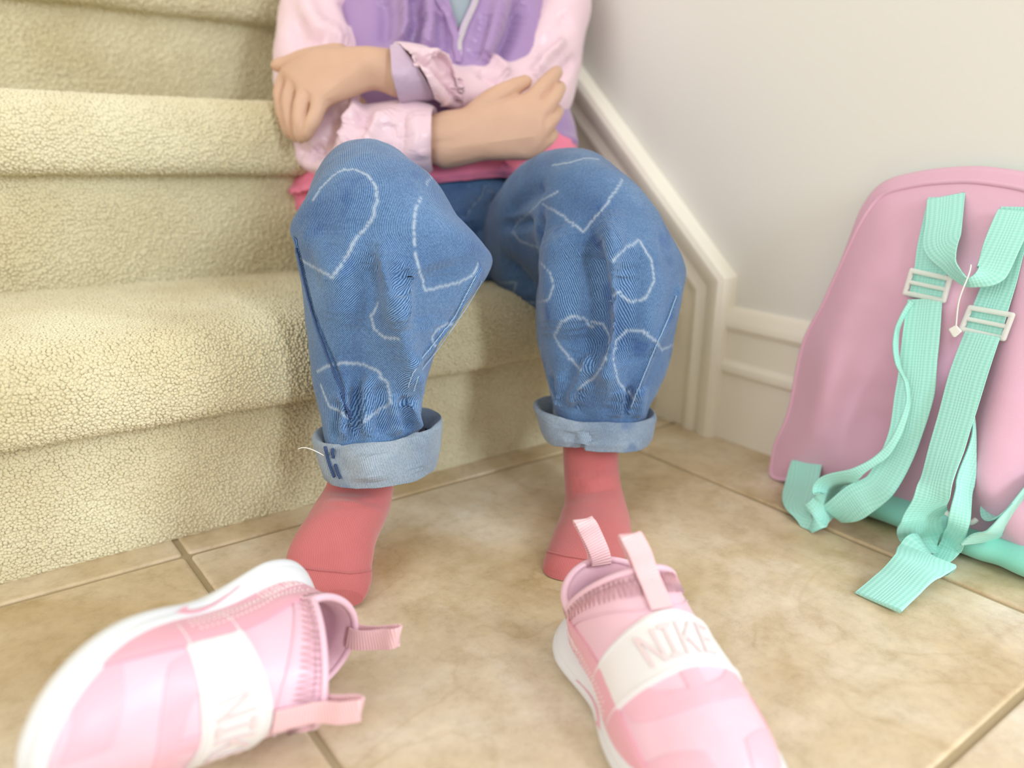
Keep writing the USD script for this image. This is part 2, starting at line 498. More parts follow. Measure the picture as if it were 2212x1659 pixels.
inst_P, inst_N, inst_k = [], [], []
for k in range(6):
    pr = step_profile(k)
    fine = (0.0022, 0.004, 0.006)[min(k, 2)]
    L = np.concatenate([[0], np.cumsum(np.linalg.norm(np.diff(pr, axis=0), axis=1))])
    n = int(L[-1] / fine)
    s = np.linspace(0, L[-1], n)
    c = PchipInterpolator(L, pr)(s)
    xs = np.arange(-0.45, XW - 0.012, max(fine, .004))
    t = np.gradient(c, axis=0); t /= np.linalg.norm(t, axis=1, keepdims=True)
    nr = np.stack([-t[:, 1], t[:, 0]], -1)                       # outward: -y on the riser, up on the tread

    def swell(q):
        return 0.0035 * (meshkit.fbm(np.c_[q / 0.06, np.full(len(q), k)], 3, 11) - 0.5)
    Xg, Sg = np.meshgrid(xs, s)
    q = np.stack([Xg, Sg], -1).reshape(-1, 2)
    h = (swell(q) + (.0002, .0006, .0007)[min(k, 2)] + .0008 * (meshkit.noise(np.c_[q / .004, np.full(len(q), k)], 5) - .5)).reshape(Xg.shape)
    P = np.stack([Xg, c[:, :1] + nr[:, :1] * h, c[:, 1:] + nr[:, 1:] * h], -1)
    obj('carpet_step', (P.reshape(-1, 3), grid_faces(len(s), len(xs))), CARPET, stairs, smooth=True)
    # the pile itself: tufts, thick where the photograph is near enough to show them
    if k < 3:
        r_ = np.random.default_rng(40 + k)
        pitch = (.0025, .0031, .0038)[k]
        gx, gs_ = np.meshgrid(np.arange(-.09 if k == 0 else -.14, XW - .014, pitch), np.arange(.002, L[-1] - .002, pitch * .87))
        gx = gx + (np.arange(len(gx)) % 2)[:, None] * pitch / 2
        u = np.stack([gx.ravel(), gs_.ravel()], -1) + r_.normal(0, pitch * .24, (gx.size, 2))
        u = u[(u[:, 1] > .001) & (u[:, 1] < L[-1] - .001) & (u[:, 0] < XW - .0135)]
        cc = np.stack([np.interp(u[:, 1], s, c[:, j]) for j in range(2)], -1)
        nn = np.stack([np.interp(u[:, 1], s, nr[:, j]) for j in range(2)], -1)
        h = swell(u) + r_.normal(0, .0002, len(u))
        inst_P.append(np.stack([u[:, 0], cc[:, 0] + nn[:, 0] * h, np.maximum(cc[:, 1] + nn[:, 1] * h, .0018)], -1))
        inst_N.append(np.c_[r_.normal(0, .22, len(u)), nn + r_.normal(0, .22, (len(u), 2))])
        inst_k.append(np.full(len(u), pitch / .0025))
pi = UsdGeom.PointInstancer.Define(stage, free('/World/staircase/carpet_tufts'))
tag(pi, 'short twisted pile tufts of the beige carpet', None, None, 'stuff')
for j in range(3):
    obj('tuft', tuft(j), CARPET, str(pi.GetPath()), smooth=True)
    pi.GetPrototypesRel().AddTarget(f'{pi.GetPath()}/tuft' + ('' if j == 0 else f'_{j:03d}'))
IP, IN, IK = np.vstack(inst_P), np.vstack(inst_N), np.concatenate(inst_k)
IN /= np.linalg.norm(IN, axis=1, keepdims=True)
r_ = np.random.default_rng(5)
half = np.stack([-IN[:, 1], IN[:, 0], 0 * IN[:, 0], 1 + IN[:, 2]], -1)      # turns +z onto the normal
half /= np.linalg.norm(half, axis=1, keepdims=True)
tw = r_.uniform(0, 2 * np.pi, len(IP)) / 2
qz, qw = np.sin(tw), np.cos(tw)
Q = np.stack([half[:, 3] * qw, half[:, 0] * qw + half[:, 1] * qz, half[:, 1] * qw - half[:, 0] * qz, half[:, 3] * qz], -1)   # w x y z
pi.CreatePositionsAttr(Vt.Vec3fArray.FromNumpy((IP - np.array([0, YB, 0])).astype(np.float32)))
pi.CreateOrientationsAttr(Vt.QuathArray([Gf.Quath(*map(float, x)) for x in Q]))
sc_ = IK[:, None] * np.stack([r_.uniform(.85, 1.15, len(IP)), r_.uniform(.85, 1.15, len(IP)), r_.uniform(.75, 1.2, len(IP))], -1)
pi.CreateScalesAttr(Vt.Vec3fArray.FromNumpy(sc_.astype(np.float32)))
pi.CreateProtoIndicesAttr(Vt.IntArray.FromNumpy(r_.integers(0, 3, len(IP)).astype(np.int32)))
# ---------------------------------------------------------------- the child on the bottom step: jeans and socks
def denim(name, ang, scale, base=(0.055, 0.128, 0.285), light=(0.185, 0.318, 0.54), dark=(0.013, 0.046, 0.145), printcol=(0.53, 0.62, 0.71), contrast=0.75):
    return mat_(name, {
        'u': ('texture_coordinate', {}), 'c': ('texture_coordinate', {}),
        'rot': ('mapping', {'rotation': (0, 0, math.radians(ang))}),
        'w': ('wave_texture', {'scale': scale, 'distortion': 0.5, 'detail': 1.0, 'detail_scale': 2.0}),
        'n': ('noise_texture', {'scale': 16.0, 'detail': 3.0}), 'n2': ('noise_texture', {'scale': 650.0, 'detail': 3.0, 'roughness': 0.65}), 'n3': ('noise_texture', {'scale': 38.0, 'detail': 2.0}),
        'lv': ('math', {'math_type': 'multiply_add', 'value2': 0.52, 'value3': 0.0}), 'lv2': ('math', {'math_type': 'multiply_add', 'value2': 0.52}),
        'r': ('rgb_ramp', {'ramp': [(0.18, dark), (0.45, base), (0.85, light)]}),
        'big': ('rgb_ramp', {'ramp': [(0.30, (0.72, 0.76, 0.84)), (0.5, (1, 1, 1)), (0.68, (1.28, 1.22, 1.15))]}),
        'spot': ('rgb_ramp', {'ramp': [(0.30, (0.55, 0.66, 0.86)), (0.40, (1, 1, 1))]}),
        'mb': ('mix_color', {'blend_type': 'multiply', 'fac': 1.0, 'use_clamp': False}), 'ms': ('mix_color', {'blend_type': 'multiply', 'fac': 0.8}),
        'a': ('attribute', {'attribute': 'print'}), 'af': ('math', {'math_type': 'multiply', 'value2': 0.56}),
        'mp': ('mix_color', {'b': printcol}), 'b': ('bump', {'strength': 0.5, 'distance': 0.0005}),
        'p': ('principled_bsdf', {'roughness': 0.85, 'sheen_weight': 0.25, 'specular_ior_level': 0.15})},
        [('u.UV', 'rot.vector'), ('rot.vector', 'w.vector'), ('c.object', 'n.vector'), ('c.object', 'n2.vector'), ('c.object', 'n3.vector'), ('w.fac', 'lv.value1'), ('n2.fac', 'lv2.value1'), ('lv.value', 'lv2.value3'),
         ('lv2.value', 'r.fac'), ('n.fac', 'big.fac'), ('n3.fac', 'spot.fac'), ('r.color', 'mb.a'), ('big.color', 'mb.b'), ('mb.result', 'ms.a'), ('spot.color', 'ms.b'), ('a.fac', 'af.value1'), ('af.value', 'mp.fac'), ('ms.result', 'mp.a'), ('mp.result', 'p.base_color'),
         ('w.fac', 'b.height'), ('b.normal', 'p.normal')], 'p.BSDF')


DENIM = denim('denim', -16, 280.0)
DENIM_INSIDE = denim('denim_inside', 14, 280.0, base=(0.19, 0.255, 0.34), light=(0.36, 0.42, 0.50), dark=(0.10, 0.15, 0.23), printcol=(0.7, 0.74, 0.8))
THREAD = plain('pale_thread', (0.30, 0.42, 0.58), 0.8)
NAVY = plain('navy_thread', (0.03, 0.06, 0.16), 0.8)


def zz(pts, x0=560, y0=300, k=2.212):
    return [(x0 + x / k, y0 + y / k) for x, y in pts]


child = thing('person', 'child in pink and lilac jacket sitting on the stairs with arms folded', 'person', (0.42, 0.70, 0.0))

legL = Surf([
    ring((706, 990), (900, 968), .620, -14, .038, .042),
    ring((694, 905), (908, 880), .620, -14, .041, .046),
    ring((680, 800), (930, 790), .618, -13, .046, .050),
    ring((667, 707), (968, 707), .614, -11, .052, .050, dd=.02),
    ring((653, 616), (1014, 648), .612, -6, .058, .050, dd=.04, e=1.9),
    ring((638, 535), (1060, 566), .612, 4, .062, .048, dd=.06, e=1.6),
    ring((627, 486), (992, 516), .614, 20, .061, .050, dd=.05, e=1.8),
    ring((646, 462), (950, 488), .624, 42, .057, .055, dd=.05, e=1.95),
    ring((664, 448), (908, 452), .650, 62, .055, .060, dd=.03, e=2.0),
    ring((686, 450), (905, 446), .700, 76, .053, .060, dd=.0),
    ring((718, 468), (932, 466), .760, 80, .051, .058),
    ring((745, 485), (972, 492), .830, 80, .047, .058),
    ring((765, 490), (1005, 505), .900, 78, .050, .060),
    ring((790, 485), (1000, 500), .960, 76, .050, .060)], n=600, m=440)
legR = Surf([
    ring((1202, 935), (1392, 930), .690, -14, .034, .040),
    ring((1190, 868), (1399, 880), .690, -14, .040, .046),
    ring((1173, 790), (1441, 795), .688, -13, .048, .050),
    ring((1160, 720), (1458, 716), .686, -11, .054, .052),
    ring((1158, 650), (1474, 643), .684, -6, .058, .052),
    ring((1160, 580), (1483, 590), .682, 4, .062, .052, e=1.85),
    ring((1163, 525), (1452, 540), .684, 20, .061, .054, e=1.95),
    ring((1150, 482), (1402, 496), .692, 42, .060, .058, e=2.0),
    ring((1128, 470), (1352, 462), .712, 60, .060, .066, e=2.1),
    ring((1086, 510), (1322, 480), .750, 72, .069, .072),
    ring((1056, 560), (1300, 530), .795, 78, .081, .058),
    ring((1030, 540), (1290, 520), .850, 80, .066, .056),
    ring((1012, 520), (1262, 505), .910, 80, .056, .054),
    ring((1010, 510), (1240, 500), .965, 78, .052, .056)], n=600, m=440)

for s_ in (legL, legR):
    s_.wrinkle(0.0030, 0.055, 3, (1, 1, 0.6))
    s_.wrinkle(0.0012, 0.02, 8, (1, 1, 0.5))
# the folds of the left trouser leg
legL.push([(815, 500), (832, 580), (850, 640), (872, 740), (895, 833), (905, 890)], .0075, .011)
legL.push([(795, 500), (790, 600), (786, 707), (780, 820), (772, 940)], -.0055, .012)
legL.push([(760, 480), (752, 600), (740, 720)], .003, .022)
legL.push([(886, 560), (880, 640), (872, 720)], .004, .010)
legL.push([(865, 560), (862, 640)], -.004, .012)
legL.push([(950, 560), (960, 640), (930, 720)], -.004, .028)
legL.push([(640, 495), (690, 540), (720, 620)], .0025, .012)
for a_, b_ in (((740, 840), (745, 955)), ((800, 800), (790, 955)), ((850, 850), (862, 945)), ((885, 860), (900, 930))):
    legL.push([a_, b_], .0045, .007)
for a_, b_ in (((722, 850), (722, 960)), ((772, 830), (766, 960)), ((822, 820), (826, 955)), ((872, 850), (882, 940))):
    legL.push([a_, b_], -.0028, .006)
seamL = [(636, 517), (655, 600), (673, 675), (695, 735), (718, 788), (742, 855), (763, 925)]
legL.push(seamL, -.0022, .0022, taper=False)
inL = [(1036, 585), (985, 680), (940, 740), (895, 793), (880, 850)]
legL.push(inL, .002, .004, taper=False)
# the folds of the right trouser leg
legR.push([(1300, 440), (1318, 520), (1323, 640), (1312, 760), (1300, 890)], .0115, .013)
legR.push([(1270, 500), (1278, 620), (1276, 720), (1262, 800)], -.009, .017)
legR.push([(1200, 480), (1206, 620), (1215, 740)], .006, .024)
legR.push([(1170, 455), (1164, 500), (1160, 560), (1160, 640)], -.006, .008)
legR.push([(1390, 500), (1398, 640), (1390, 780)], .004, .02)
legR.push([(1352, 560), (1352, 680), (1345, 800)], -.005, .013)
legR.push([(1229, 885), (1255, 830), (1282, 760)], .006, .008)
for a_, b_ in (((1215, 800), (1206, 880)), ((1345, 830), (1335, 905)), ((1385, 830), (1378, 905))):
    legR.push([a_, b_], .004, .007)
for a_, b_ in (((1262, 840), (1246, 895)), ((1360, 830), (1356, 905)), ((1190, 810), (1196, 870))):
    legR.push([a_, b_], -.0026, .006)
legR.push([(1078, 490), (1110, 488), (1150, 478)], -.005, .006)
legR.push([(1085, 470), (1130, 430), (1180, 400)], -.004, .010)
legR.push([(1075, 560), (1110, 590), (1150, 640)], -.006, .014)
seamR = [(1466, 625), (1445, 690), (1419, 743), (1390, 812), (1358, 890)]
legR.push(seamR, .002, .004, taper=False)
for s_ in (legL, legR):
    s_.relax(2)

heartsL = [zz(h) for h in (
    [(195, 580), (345, 665), (400, 590), (470, 470), (540, 370), (568, 290), (562, 225), (525, 170), (460, 140), (400, 142), (350, 170), (290, 230), (250, 290)],
    [(1050, 600), (1030, 650), (960, 690), (800, 725), (770, 640), (745, 540), (740, 430), (750, 330), (772, 285)],
    [(560, 790), (530, 850), (542, 910), (590, 950), (660, 960)],
    [(275, 1115), (320, 1090), (380, 1075), (480, 1076), (560, 1110), (610, 1170), (625, 1260), (560, 1310), (500, 1350)],
    [(890, 990), (845, 995), (830, 950), (855, 912), (900, 885), (930, 890)], [(790, 110), (830, 180), (800, 215)],
    [(290, 1180), (330, 1280), (430, 1330)])]
heartsR = [zz(h) for h in (
    [(1350, 310), (1440, 365), (1545, 440), (1620, 350), (1690, 270), (1738, 195)], [(1215, 420), (1260, 380), (1350, 290), (1420, 250)], [(1205, 440), (1240, 490), (1330, 520)],
    [(1400, 125), (1480, 110), (1560, 88), (1620, 95)],
    [(1690, 590), (1760, 520), (1820, 480), (1880, 580), (1892, 680), (1855, 760), (1785, 785), (1745, 765), (1730, 730), (1690, 745)],
    [(1110, 660), (1150, 690), (1222, 690), (1210, 740), (1240, 780), (1310, 787)], [(1340, 590), (1390, 640), (1405, 700), (1380, 770), (1325, 780)],
    [(1540, 1110), (1490, 1060), (1430, 990), (1405, 940), (1440, 880), (1500, 850), (1560, 860), (1592, 905)],
    [(1592, 880), (1640, 890), (1670, 950), (1652, 1050), (1600, 1140), (1530, 1200)],
    [(1790, 1250), (1720, 1160), (1695, 1050), (1710, 970), (1760, 920), (1830, 920), (1890, 960), (1930, 1010), (1990, 980)],
    [(1340, 1000), (1360, 1120), (1400, 1230)])]

# hips and seat, on the tread
hips = Surf([
    (np.array([.452, .800, .172]), CR * .085, np.array([0, -.09, 0]), np.array([0, .085, 0]), 2.6),
    (np.array([.452, .800, .185]), CR * .112, np.array([0, -.115, 0]), np.array([0, .10, 0]), 2.5),
    (np.array([.452, .800, .235]), CR * .118, np.array([0, -.105, .0]), np.array([0, .105, 0]), 2.4),
    (np.array([.452, .805, .262]), CR * .114, np.array([0, -.088, .0]), np.array([0, .09, 0]), 2.3),
    (np.array([.452, .812, .286]), CR * .106, np.array([0, -.082, .0]), np.array([0, .08, 0]), 2.3)], n=70, m=120)
hips.wrinkle(.004, .04, 5)
hips.push([(1050, 392), (1040, 425), (1010, 462), (989, 500)], .004, .004)
hips.push([(1062, 395), (1052, 430), (1022, 470), (1000, 505)], -.005, .006)


def back_hearts(s, count, seed):
    """Hearts printed all round the leg where the photograph does not look."""
    r = np.random.default_rng(seed)
    nn = s.normals().reshape(-1, 3)
    v = s.flat()
    facing = np.sum(nn * (EYE - v), 1) / np.linalg.norm(EYE - v, axis=1)
    hid = np.nonzero(facing < -0.35)[0]
    t = np.linspace(0, 2 * np.pi, 60)
    hx, hy = 16 * np.sin(t) ** 3 / 17, (13 * np.cos(t) - 5 * np.cos(2 * t) - 2 * np.cos(3 * t) - np.cos(4 * t)) / 17
    out = np.zeros(len(v))
    for k in range(count):
        c = v[hid[r.integers(len(hid))]]; n = nn[np.argmin(np.sum((v - c) ** 2, 1))]
        e = np.cross(n, [0.2, 0.1, 1.0]); e /= np.linalg.norm(e); g = np.cross(e, n)
        q = c + 0.026 * (hx[:, None] * e + hy[:, None] * g)
        _, i = cKDTree(v).query(q)
        d, _ = cKDTree(v[i]).query(v)
        ok = np.sum(nn * n, 1) > 0.2
        out = np.maximum(out, np.clip(1.5 - d / .0014, 0, 1) * ok)
    return out


printL = np.maximum(legL.near(heartsL, .00115), back_hearts(legL, 9, 1))
printR = np.maximum(legR.near(heartsR, .00115), back_hearts(legR, 9, 2))
jv, jf = join(legL.mesh(), legR.mesh(), hips.mesh())
juv = np.concatenate([np.stack([s.ulen.ravel(), s.vlen.ravel()], -1) for s in (legL, legR, hips)])
kL, kR = len(legL.flat()), len(legL.flat()) + len(legR.flat())
ca_, sa_ = math.cos(math.radians(38)), math.sin(math.radians(38))
juv[kL:kR] = juv[kL:kR] @ np.array([[ca_, sa_], [-sa_, ca_]])
jeans = obj('jeans', (jv, jf), DENIM, child, uv=juv, attrs={'print': np.concatenate([printL, printR, np.zeros(len(hips.flat()))])})
tag(jeans, 'light blue wide denim jeans with white heart outlines')


def stitch(s, line, off, mat, name='stitching', r=.0004, lift=.0008, parent=None):
    q = s.trace(line, 3.0)
    if len(q) < 4:
        return
    k = max(2, len(q) // 10)
    q = np.array([q[max(0, j - k):j + k + 1].mean(0) for j in range(len(q))])
    _, i = cKDTree(s.flat()).query(q)
    q = q + s.normals().reshape(-1, 3)[i] * (lift + .0006)
    return obj(name, tube(q, r, 5), mat, parent or jeans)


stitch(legL, seamL, 0, NAVY, 'seam', r=.0008)
stitch(legL, inL, 0, THREAD)
stitch(hips, [(1050, 394), (1040, 425), (1010, 462), (989, 500)], 0, THREAD)
stitch(hips, [(1058, 396), (1048, 428), (1018, 466), (996, 504)], 0, THREAD)
stitch(legL, [(x + 10, y + 8) for x, y in inL], 0, THREAD)
stitch(legR, seamR, 0, THREAD)


# turned-up cuffs
def cuff(top, bot, d, dd, vt, vb, dips, seed):
    (tl, tr), (bl, br) = top, bot
    k = lambda l, r, g: ((l[0] * (1 - g) + r[0] * g, l[1] * (1 - g) + r[1] * g), (r[0] * (1 - g) + l[0] * g, r[1] * (1 - g) + l[1] * g))
    th = -15
    rs = []
    for (l, r), v, g, dy in (((tl, tr), vt, .10, 34), ((tl, tr), vt, .06, 10), ((tl, tr), vt, .015, -2), ((tl, tr), vt, 0, 3)):
        a, b = k(l, r, g)
        rs.append(ring((a[0], a[1] + dy), (b[0], b[1] + dy), d, th, v * (1 - 2 * g), v * (1 - 2 * g), 2.3, dd))
    for t in (.3, .7):
        l = (tl[0] * (1 - t) + bl[0] * t, tl[1] * (1 - t) + bl[1] * t); r = (tr[0] * (1 - t) + br[0] * t, tr[1] * (1 - t) + br[1] * t)
        v = vt * (1 - t) + vb * t + .0015
        rs.append(ring(l, r, d, th, v, v, 2.3, dd))
    for g, dy in ((0, -4), (.012, 2), (.05, 0), (.09, -25), (.10, -60)):
        a, b = k(bl, br, g)
        rs.append(ring((a[0], a[1] + dy), (b[0], b[1] + dy), d, th, vb * (1 - 2 * g), vb * (1 - 2 * g), 2.3, dd))
    s = Surf(rs, n=150, m=260)
    s.wrinkle(.0032, .03, seed, (1, 1, 1))
    for px, a, w in dips:
        s.push(px, a, w)
    s.relax(1)
    return s


cuffL = cuff(((680, 932), (957, 905)), ((699, 1012), (948, 1000)), .622, 0, .046, .047, [([(790, 975), (800, 1045)], .003, .012), ([(720, 960), (735, 1030)], -.002, .010), ([(905, 930), (915, 1020)], .002, .01)], 21)
cuffR = cuff(((1153, 876), (1417, 890)), ((1170, 935), (1404, 945)), .690, 0, .042, .042, [([(1255, 920), (1262, 985)], .005, .012), ([(1200, 900), (1215, 960)], -.002, .01)], 22)
for s_, n_ in ((cuffL, 'near'), (cuffR, 'far')):
    uv = np.stack([s_.ulen.ravel(), s_.vlen.ravel()], -1)
    obj('cuff', s_.mesh(), DENIM_INSIDE, jeans, uv=uv, attrs={'print': s_.near([[(1170, 885), (1185, 925), (1200, 905), (1215, 900), (1235, 925), (1260, 918)]] if s_ is cuffR else [], .001) if s_ is cuffR else np.zeros(s_.n * s_.m)})
stitch(cuffL, [(704, 962), (707, 985), (714, 1010), (724, 1032)], 0, NAVY, r=.0012)
stitch(cuffL, [(717, 966), (720, 990), (727, 1014), (738, 1036)], 0, NAVY, r=.0012)
stitch(cuffR, [(1398, 915), (1392, 950)], 0, NAVY, r=.0008)

th_ = smooth_path([at(700, 984, .585), at(676, 972, .583), at(655, 967, .583), at(644, 970, .584)], 24)
obj('loose_thread', tube(th_, .0004, 5), plain('white_thread', (0.75, 0.74, 0.70), 0.8), jeans, smooth=True)

# socks
SOCK = mat_('coral_sock', {
    'u': ('texture_coordinate', {}), 'w': ('wave_texture', {'scale': 260.0, 'distortion': 0.4, 'detail': 1.0}), 'n': ('noise_texture', {'scale': 40.0, 'detail': 4.0}),
    'm': ('mix_color', {'a': (0.37, 0.085, 0.09), 'b': (0.53, 0.165, 0.165)}), 'k': ('math', {'math_type': 'multiply_add', 'value2': 0.5}), 'k2': ('math', {'math_type': 'multiply', 'value2': 0.5}),
    'b': ('bump', {'strength': 0.3, 'distance': 0.0004}), 'p': ('principled_bsdf', {'roughness': 0.95, 'sheen_weight': 0.4, 'specular_ior_level': 0.1})},
    [('u.UV', 'w.vector'), ('u.object', 'n.vector'), ('w.fac', 'k2.value1'), ('n.fac', 'k.value1'), ('k2.value', 'k.value3'), ('k.value', 'm.fac'), ('m.result', 'p.base_color'), ('w.fac', 'b.height'), ('b.normal', 'p.normal')], 'p.BSDF')


def sock(rings, seam, folds):
    s = Surf(rings, n=180, m=180)
    for px, a, w in folds:
        s.push(px, a, w)
    s.relax(1)
    s.P[..., 2] = np.where(s.P[..., 2] < 0.003, 0.0008 + 0.0022 / (1 + np.exp(-(s.P[..., 2] - 0.001) / .0008)), s.P[..., 2])
    v, f = s.capped()
    uv = np.concatenate([np.stack([s.ulen.ravel(), s.vlen.ravel()], -1), np.zeros((2, 2))])
    g = obj('sock', (v, f), SOCK, child, uv=uv)
    q = s.trace(seam, 3)
    if len(q) > 4:
        q = smooth_path(q[::8], 60)
        obj('toe_seam', tube(q + np.array([0, -.0002, .0004]), .0008, 6), SOCK, g)
    return s


sockL = sock([
    ring((716, 960), (852, 955), .630, -14, .026, .030),
    ring((711, 1030), (851, 1030), .626, -10, .027, .032),
    ring((692, 1075), (843, 1085), .617, 12, .029, .042),
    ring((664, 1120), (829, 1130), .602, 36, .028, .048, dd=.012),
    ring((638, 1162), (812, 1172), .585, 56, .025, .040, dd=.016),
    ring((618, 1205), (804, 1218), .569, 66, .021, .026, dd=.018),
    ring((615, 1235), (803, 1245), .561, 70, .018, .018, dd=.018),
    ring((640, 1272), (797, 1272), .552, 72, .013, .012, dd=.015),
    ring((690, 1293), (783, 1296), .5475, 74, .007, .006, dd=.008)],
    [(613, 1222), (660, 1226), (710, 1232), (760, 1236), (803, 1234)],
    [([(695, 1085), (760, 1090), (838, 1080)], -.0006, .005)])
sockR = sock([
    ring((1216, 940), (1334, 940), .698, -14, .024, .030),
    ring((1218, 1010), (1336, 1010), .696, -10, .025, .032),
    ring((1221, 1070), (1346, 1070), .690, 10, .027, .042),
    ring((1208, 1120), (1360, 1130), .672, 40, .026, .048),
    ring((1192, 1165), (1362, 1175), .648, 60, .024, .034),
    ring((1176, 1208), (1350, 1215), .625, 70, .020, .024),
    ring((1172, 1235), (1336, 1238), .610, 72, .016, .017),
    ring((1186, 1258), (1306, 1258), .600, 74, .010, .010),
    ring((1212, 1266), (1275, 1264), .595, 76, .005, .005)],
    [(1178, 1192), (1220, 1200), (1260, 1206), (1300, 1210)],
    [([(1214, 1006), (1270, 1013), (1340, 1002)], -.0007, .0045), ([(1214, 1030), (1270, 1037), (1342, 1026)], .0007, .0045), ([(1216, 1054), (1275, 1062), (1346, 1050)], -.0007, .0045)])
# ---------------------------------------------------------------- the child: body, shirt and jacket
def satin(name, col, col2, rough=0.31):
    return cloth(name, col, col2, rough=rough, weave=1500.0, sheen=0.35, strength=0.12, mott=14.0, spec=0.45)


PINK = satin('pink_satin', (0.76, 0.55, 0.655), (0.80, 0.605, 0.70))
LILAC = satin('lilac_satin', (0.33, 0.21, 0.455), (0.385, 0.26, 0.515))
LINING = satin('mauve_lining', (0.50, 0.37, 0.52), (0.55, 0.42, 0.57), 0.45)
SHIRT = cloth('pink_knit', (0.80, 0.20, 0.33), (0.86, 0.25, 0.39), rough=0.85, weave=1100.0)
TEE = mat_('grey_print_tee', {
    'c': ('texture_coordinate', {}), 'v': ('voronoi_texture', {'scale': 60.0}), 'r': ('rgb_ramp', {'ramp': [(0.0, (0.32, 0.38, 0.46)), (0.55, (0.36, 0.43, 0.5)), (0.6, (0.60, 0.20, 0.45)), (0.75, (0.25, 0.22, 0.55)), (0.85, (0.40, 0.46, 0.52))], 'interpolate': False}),
    's': ('separate_color', {}), 'p': ('principled_bsdf', {'roughness': 0.85})},
    [('c.object', 'v.vector'), ('v.color', 's.color'), ('s.r', 'r.fac'), ('r.color', 'p.base_color')], 'p.BSDF')
SKIN = mat_('skin', {
    'c': ('texture_coordinate', {}), 'n': ('noise_texture', {'scale': 35.0, 'detail': 3.0}), 'm': ('mix_color', {'a': (0.55, 0.345, 0.25), 'b': (0.63, 0.42, 0.315)}),
    'n2': ('noise_texture', {'scale': 700.0, 'detail': 2.0}), 'b': ('bump', {'strength': 0.12, 'distance': 0.0006}),
    'p': ('principled_bsdf', {'roughness': 0.5, 'specular_ior_level': 0.35, 'subsurface_weight': 0.15, 'subsurface_scale': 0.004, 'subsurface_radius': (1.0, 0.35, 0.2)})},
    [('c.object', 'n.vector'), ('n.fac', 'm.fac'), ('m.result', 'p.base_color'), ('c.object', 'n2.vector'), ('n2.fac', 'b.height'), ('b.normal', 'p.normal')], 'p.BSDF')


def ball(p, r):
    return m3.Manifold.sphere(r, 20).translate([float(x) for x in p])


def chain(*pts):
    """Bones through (x, y, d, r) spots of the photograph; each bone the hull of the balls at its ends."""
    b = [ball(at(*p[:3]), p[3]) for p in pts]
    return [m3.Manifold.batch_hull([b[i], b[i + 1]]) for i in range(len(b) - 1)]


def blob(*pts):
    return [m3.Manifold.batch_hull([ball(at(*p[:3]), p[3]) for p in pts])]


bones = []
# right hand (at the right of the photograph) and forearm
bones += chain((690, 330, .850, .024), (880, 305, .800, .0265), (985, 298, .790, .0225))
bones += blob((960, 282, .790, .0185), (965, 322, .790, .0195), (1050, 268, .783, .018), (1062, 305, .784, .017))
bones += blob((1040, 262, .783, .0165), (1050, 310, .784, .0165), (1146, 222, .779, .0105), (1160, 256, .776, .0108), (1160, 294, .778, .0105), (1146, 324, .783, .0095))
fr = [[(1146, 222, .779, .0098), (1172, 188, .780, .0085), (1194, 165, .790, .0074), (1203, 156, .806, .0066)],
      [(1160, 256, .776, .0100), (1187, 222, .777, .0086), (1204, 198, .787, .0076), (1209, 188, .804, .0066)],
      [(1160, 294, .778, .0098), (1186, 264, .779, .0084), (1200, 246, .789, .0074), (1205, 240, .806, .0064)],
      [(1146, 324, .783, .0090), (1174, 306, .783, .0078), (1190, 294, .792, .0068), (1194, 288, .808, .0058)]]
for c_ in fr:
    bones += chain(*c_)
bones += chain((1030, 252, .785, .0150), (1064, 216, .779, .0115), (1102, 192, .777, .0088), (1128, 180, .782, .0074), (1136, 177, .785, .0066))
# left hand (at the left of the photograph) over the other arm
bones += chain((1100, 215, .868, .014), (975, 190, .822, .014), (905, 168, .790, .019), (862, 162, .775, .0215))
bones += blob((880, 150, .777, .0175), (880, 178, .779, .0160), (800, 142, .768, .0175), (812, 164, .770, .0130))
bones += blob((800, 138, .768, .0165), (806, 162, .770, .0125), (628, 160, .795, .0105), (646, 172, .783, .0110), (668, 192, .773, .0108), (696, 212, .767, .0095), (690, 138, .784, .0150))
fl = [[(626, 160, .797, .0098), (607, 196, .800, .0085), (613, 246, .797, .0074), (624, 284, .798, .0062)],
      [(642, 172, .785, .0100), (625, 216, .785, .0086), (630, 264, .784, .0076), (638, 292, .788, .0064)],
      [(664, 192, .774, .0098), (650, 238, .771, .0086), (648, 274, .772, .0076), (650, 296, .778, .0064)],
      [(692, 212, .768, .0090), (684, 246, .765, .0078), (668, 276, .767, .0070), (660, 294, .773, .0058)]]
for c_ in fl:
    bones += chain(*c_)
bones += chain((730, 122, .785, .0130), (660, 128, .800, .0105), (622, 138, .812, .0082), (600, 141, .815, .0070))
# arms, trunk, neck and head, legs and feet inside the clothes
bones += chain((720, -120, .915, .030), (690, 60, .890, .027), (655, 315, .855, .022), (690, 330, .850, .022))
bones += chain((1165, -120, .920, .030), (1200, 60, .910, .027), (1170, 215, .892, .020), (1100, 215, .868, .018))
hip_c, chest_c = np.array([.452, .805, .235]), at(935, -20, .935)
bones += [m3.Manifold.batch_hull([ball(hip_c + [-.04, 0, 0], .062), ball(hip_c + [.04, 0, 0], .062), ball(chest_c + CR * .05, .062), ball(chest_c - CR * .05, .062)])]
bones += [m3.Manifold.batch_hull([ball(chest_c + CR * .05, .06), ball(chest_c - CR * .05, .06), ball(at(740, -135, .925), .028), ball(at(1145, -135, .925), .028)])]
neck, hd = at(942, -260, .93), at(948, -430, .92)
bones += [m3.Manifold.batch_hull([ball(at(940, -140, .93), .036), ball(neck, .029)]), m3.Manifold.batch_hull([ball(neck, .028), ball(hd, .04)])]
face_dir = -CF + 0.1 * CR; face_dir = face_dir - face_dir[2] * np.array([0, 0, 1]); face_dir /= np.linalg.norm(face_dir)
up, sd = np.array([0, 0, 1.0]), np.cross(np.array([0, 0, 1.0]), face_dir)
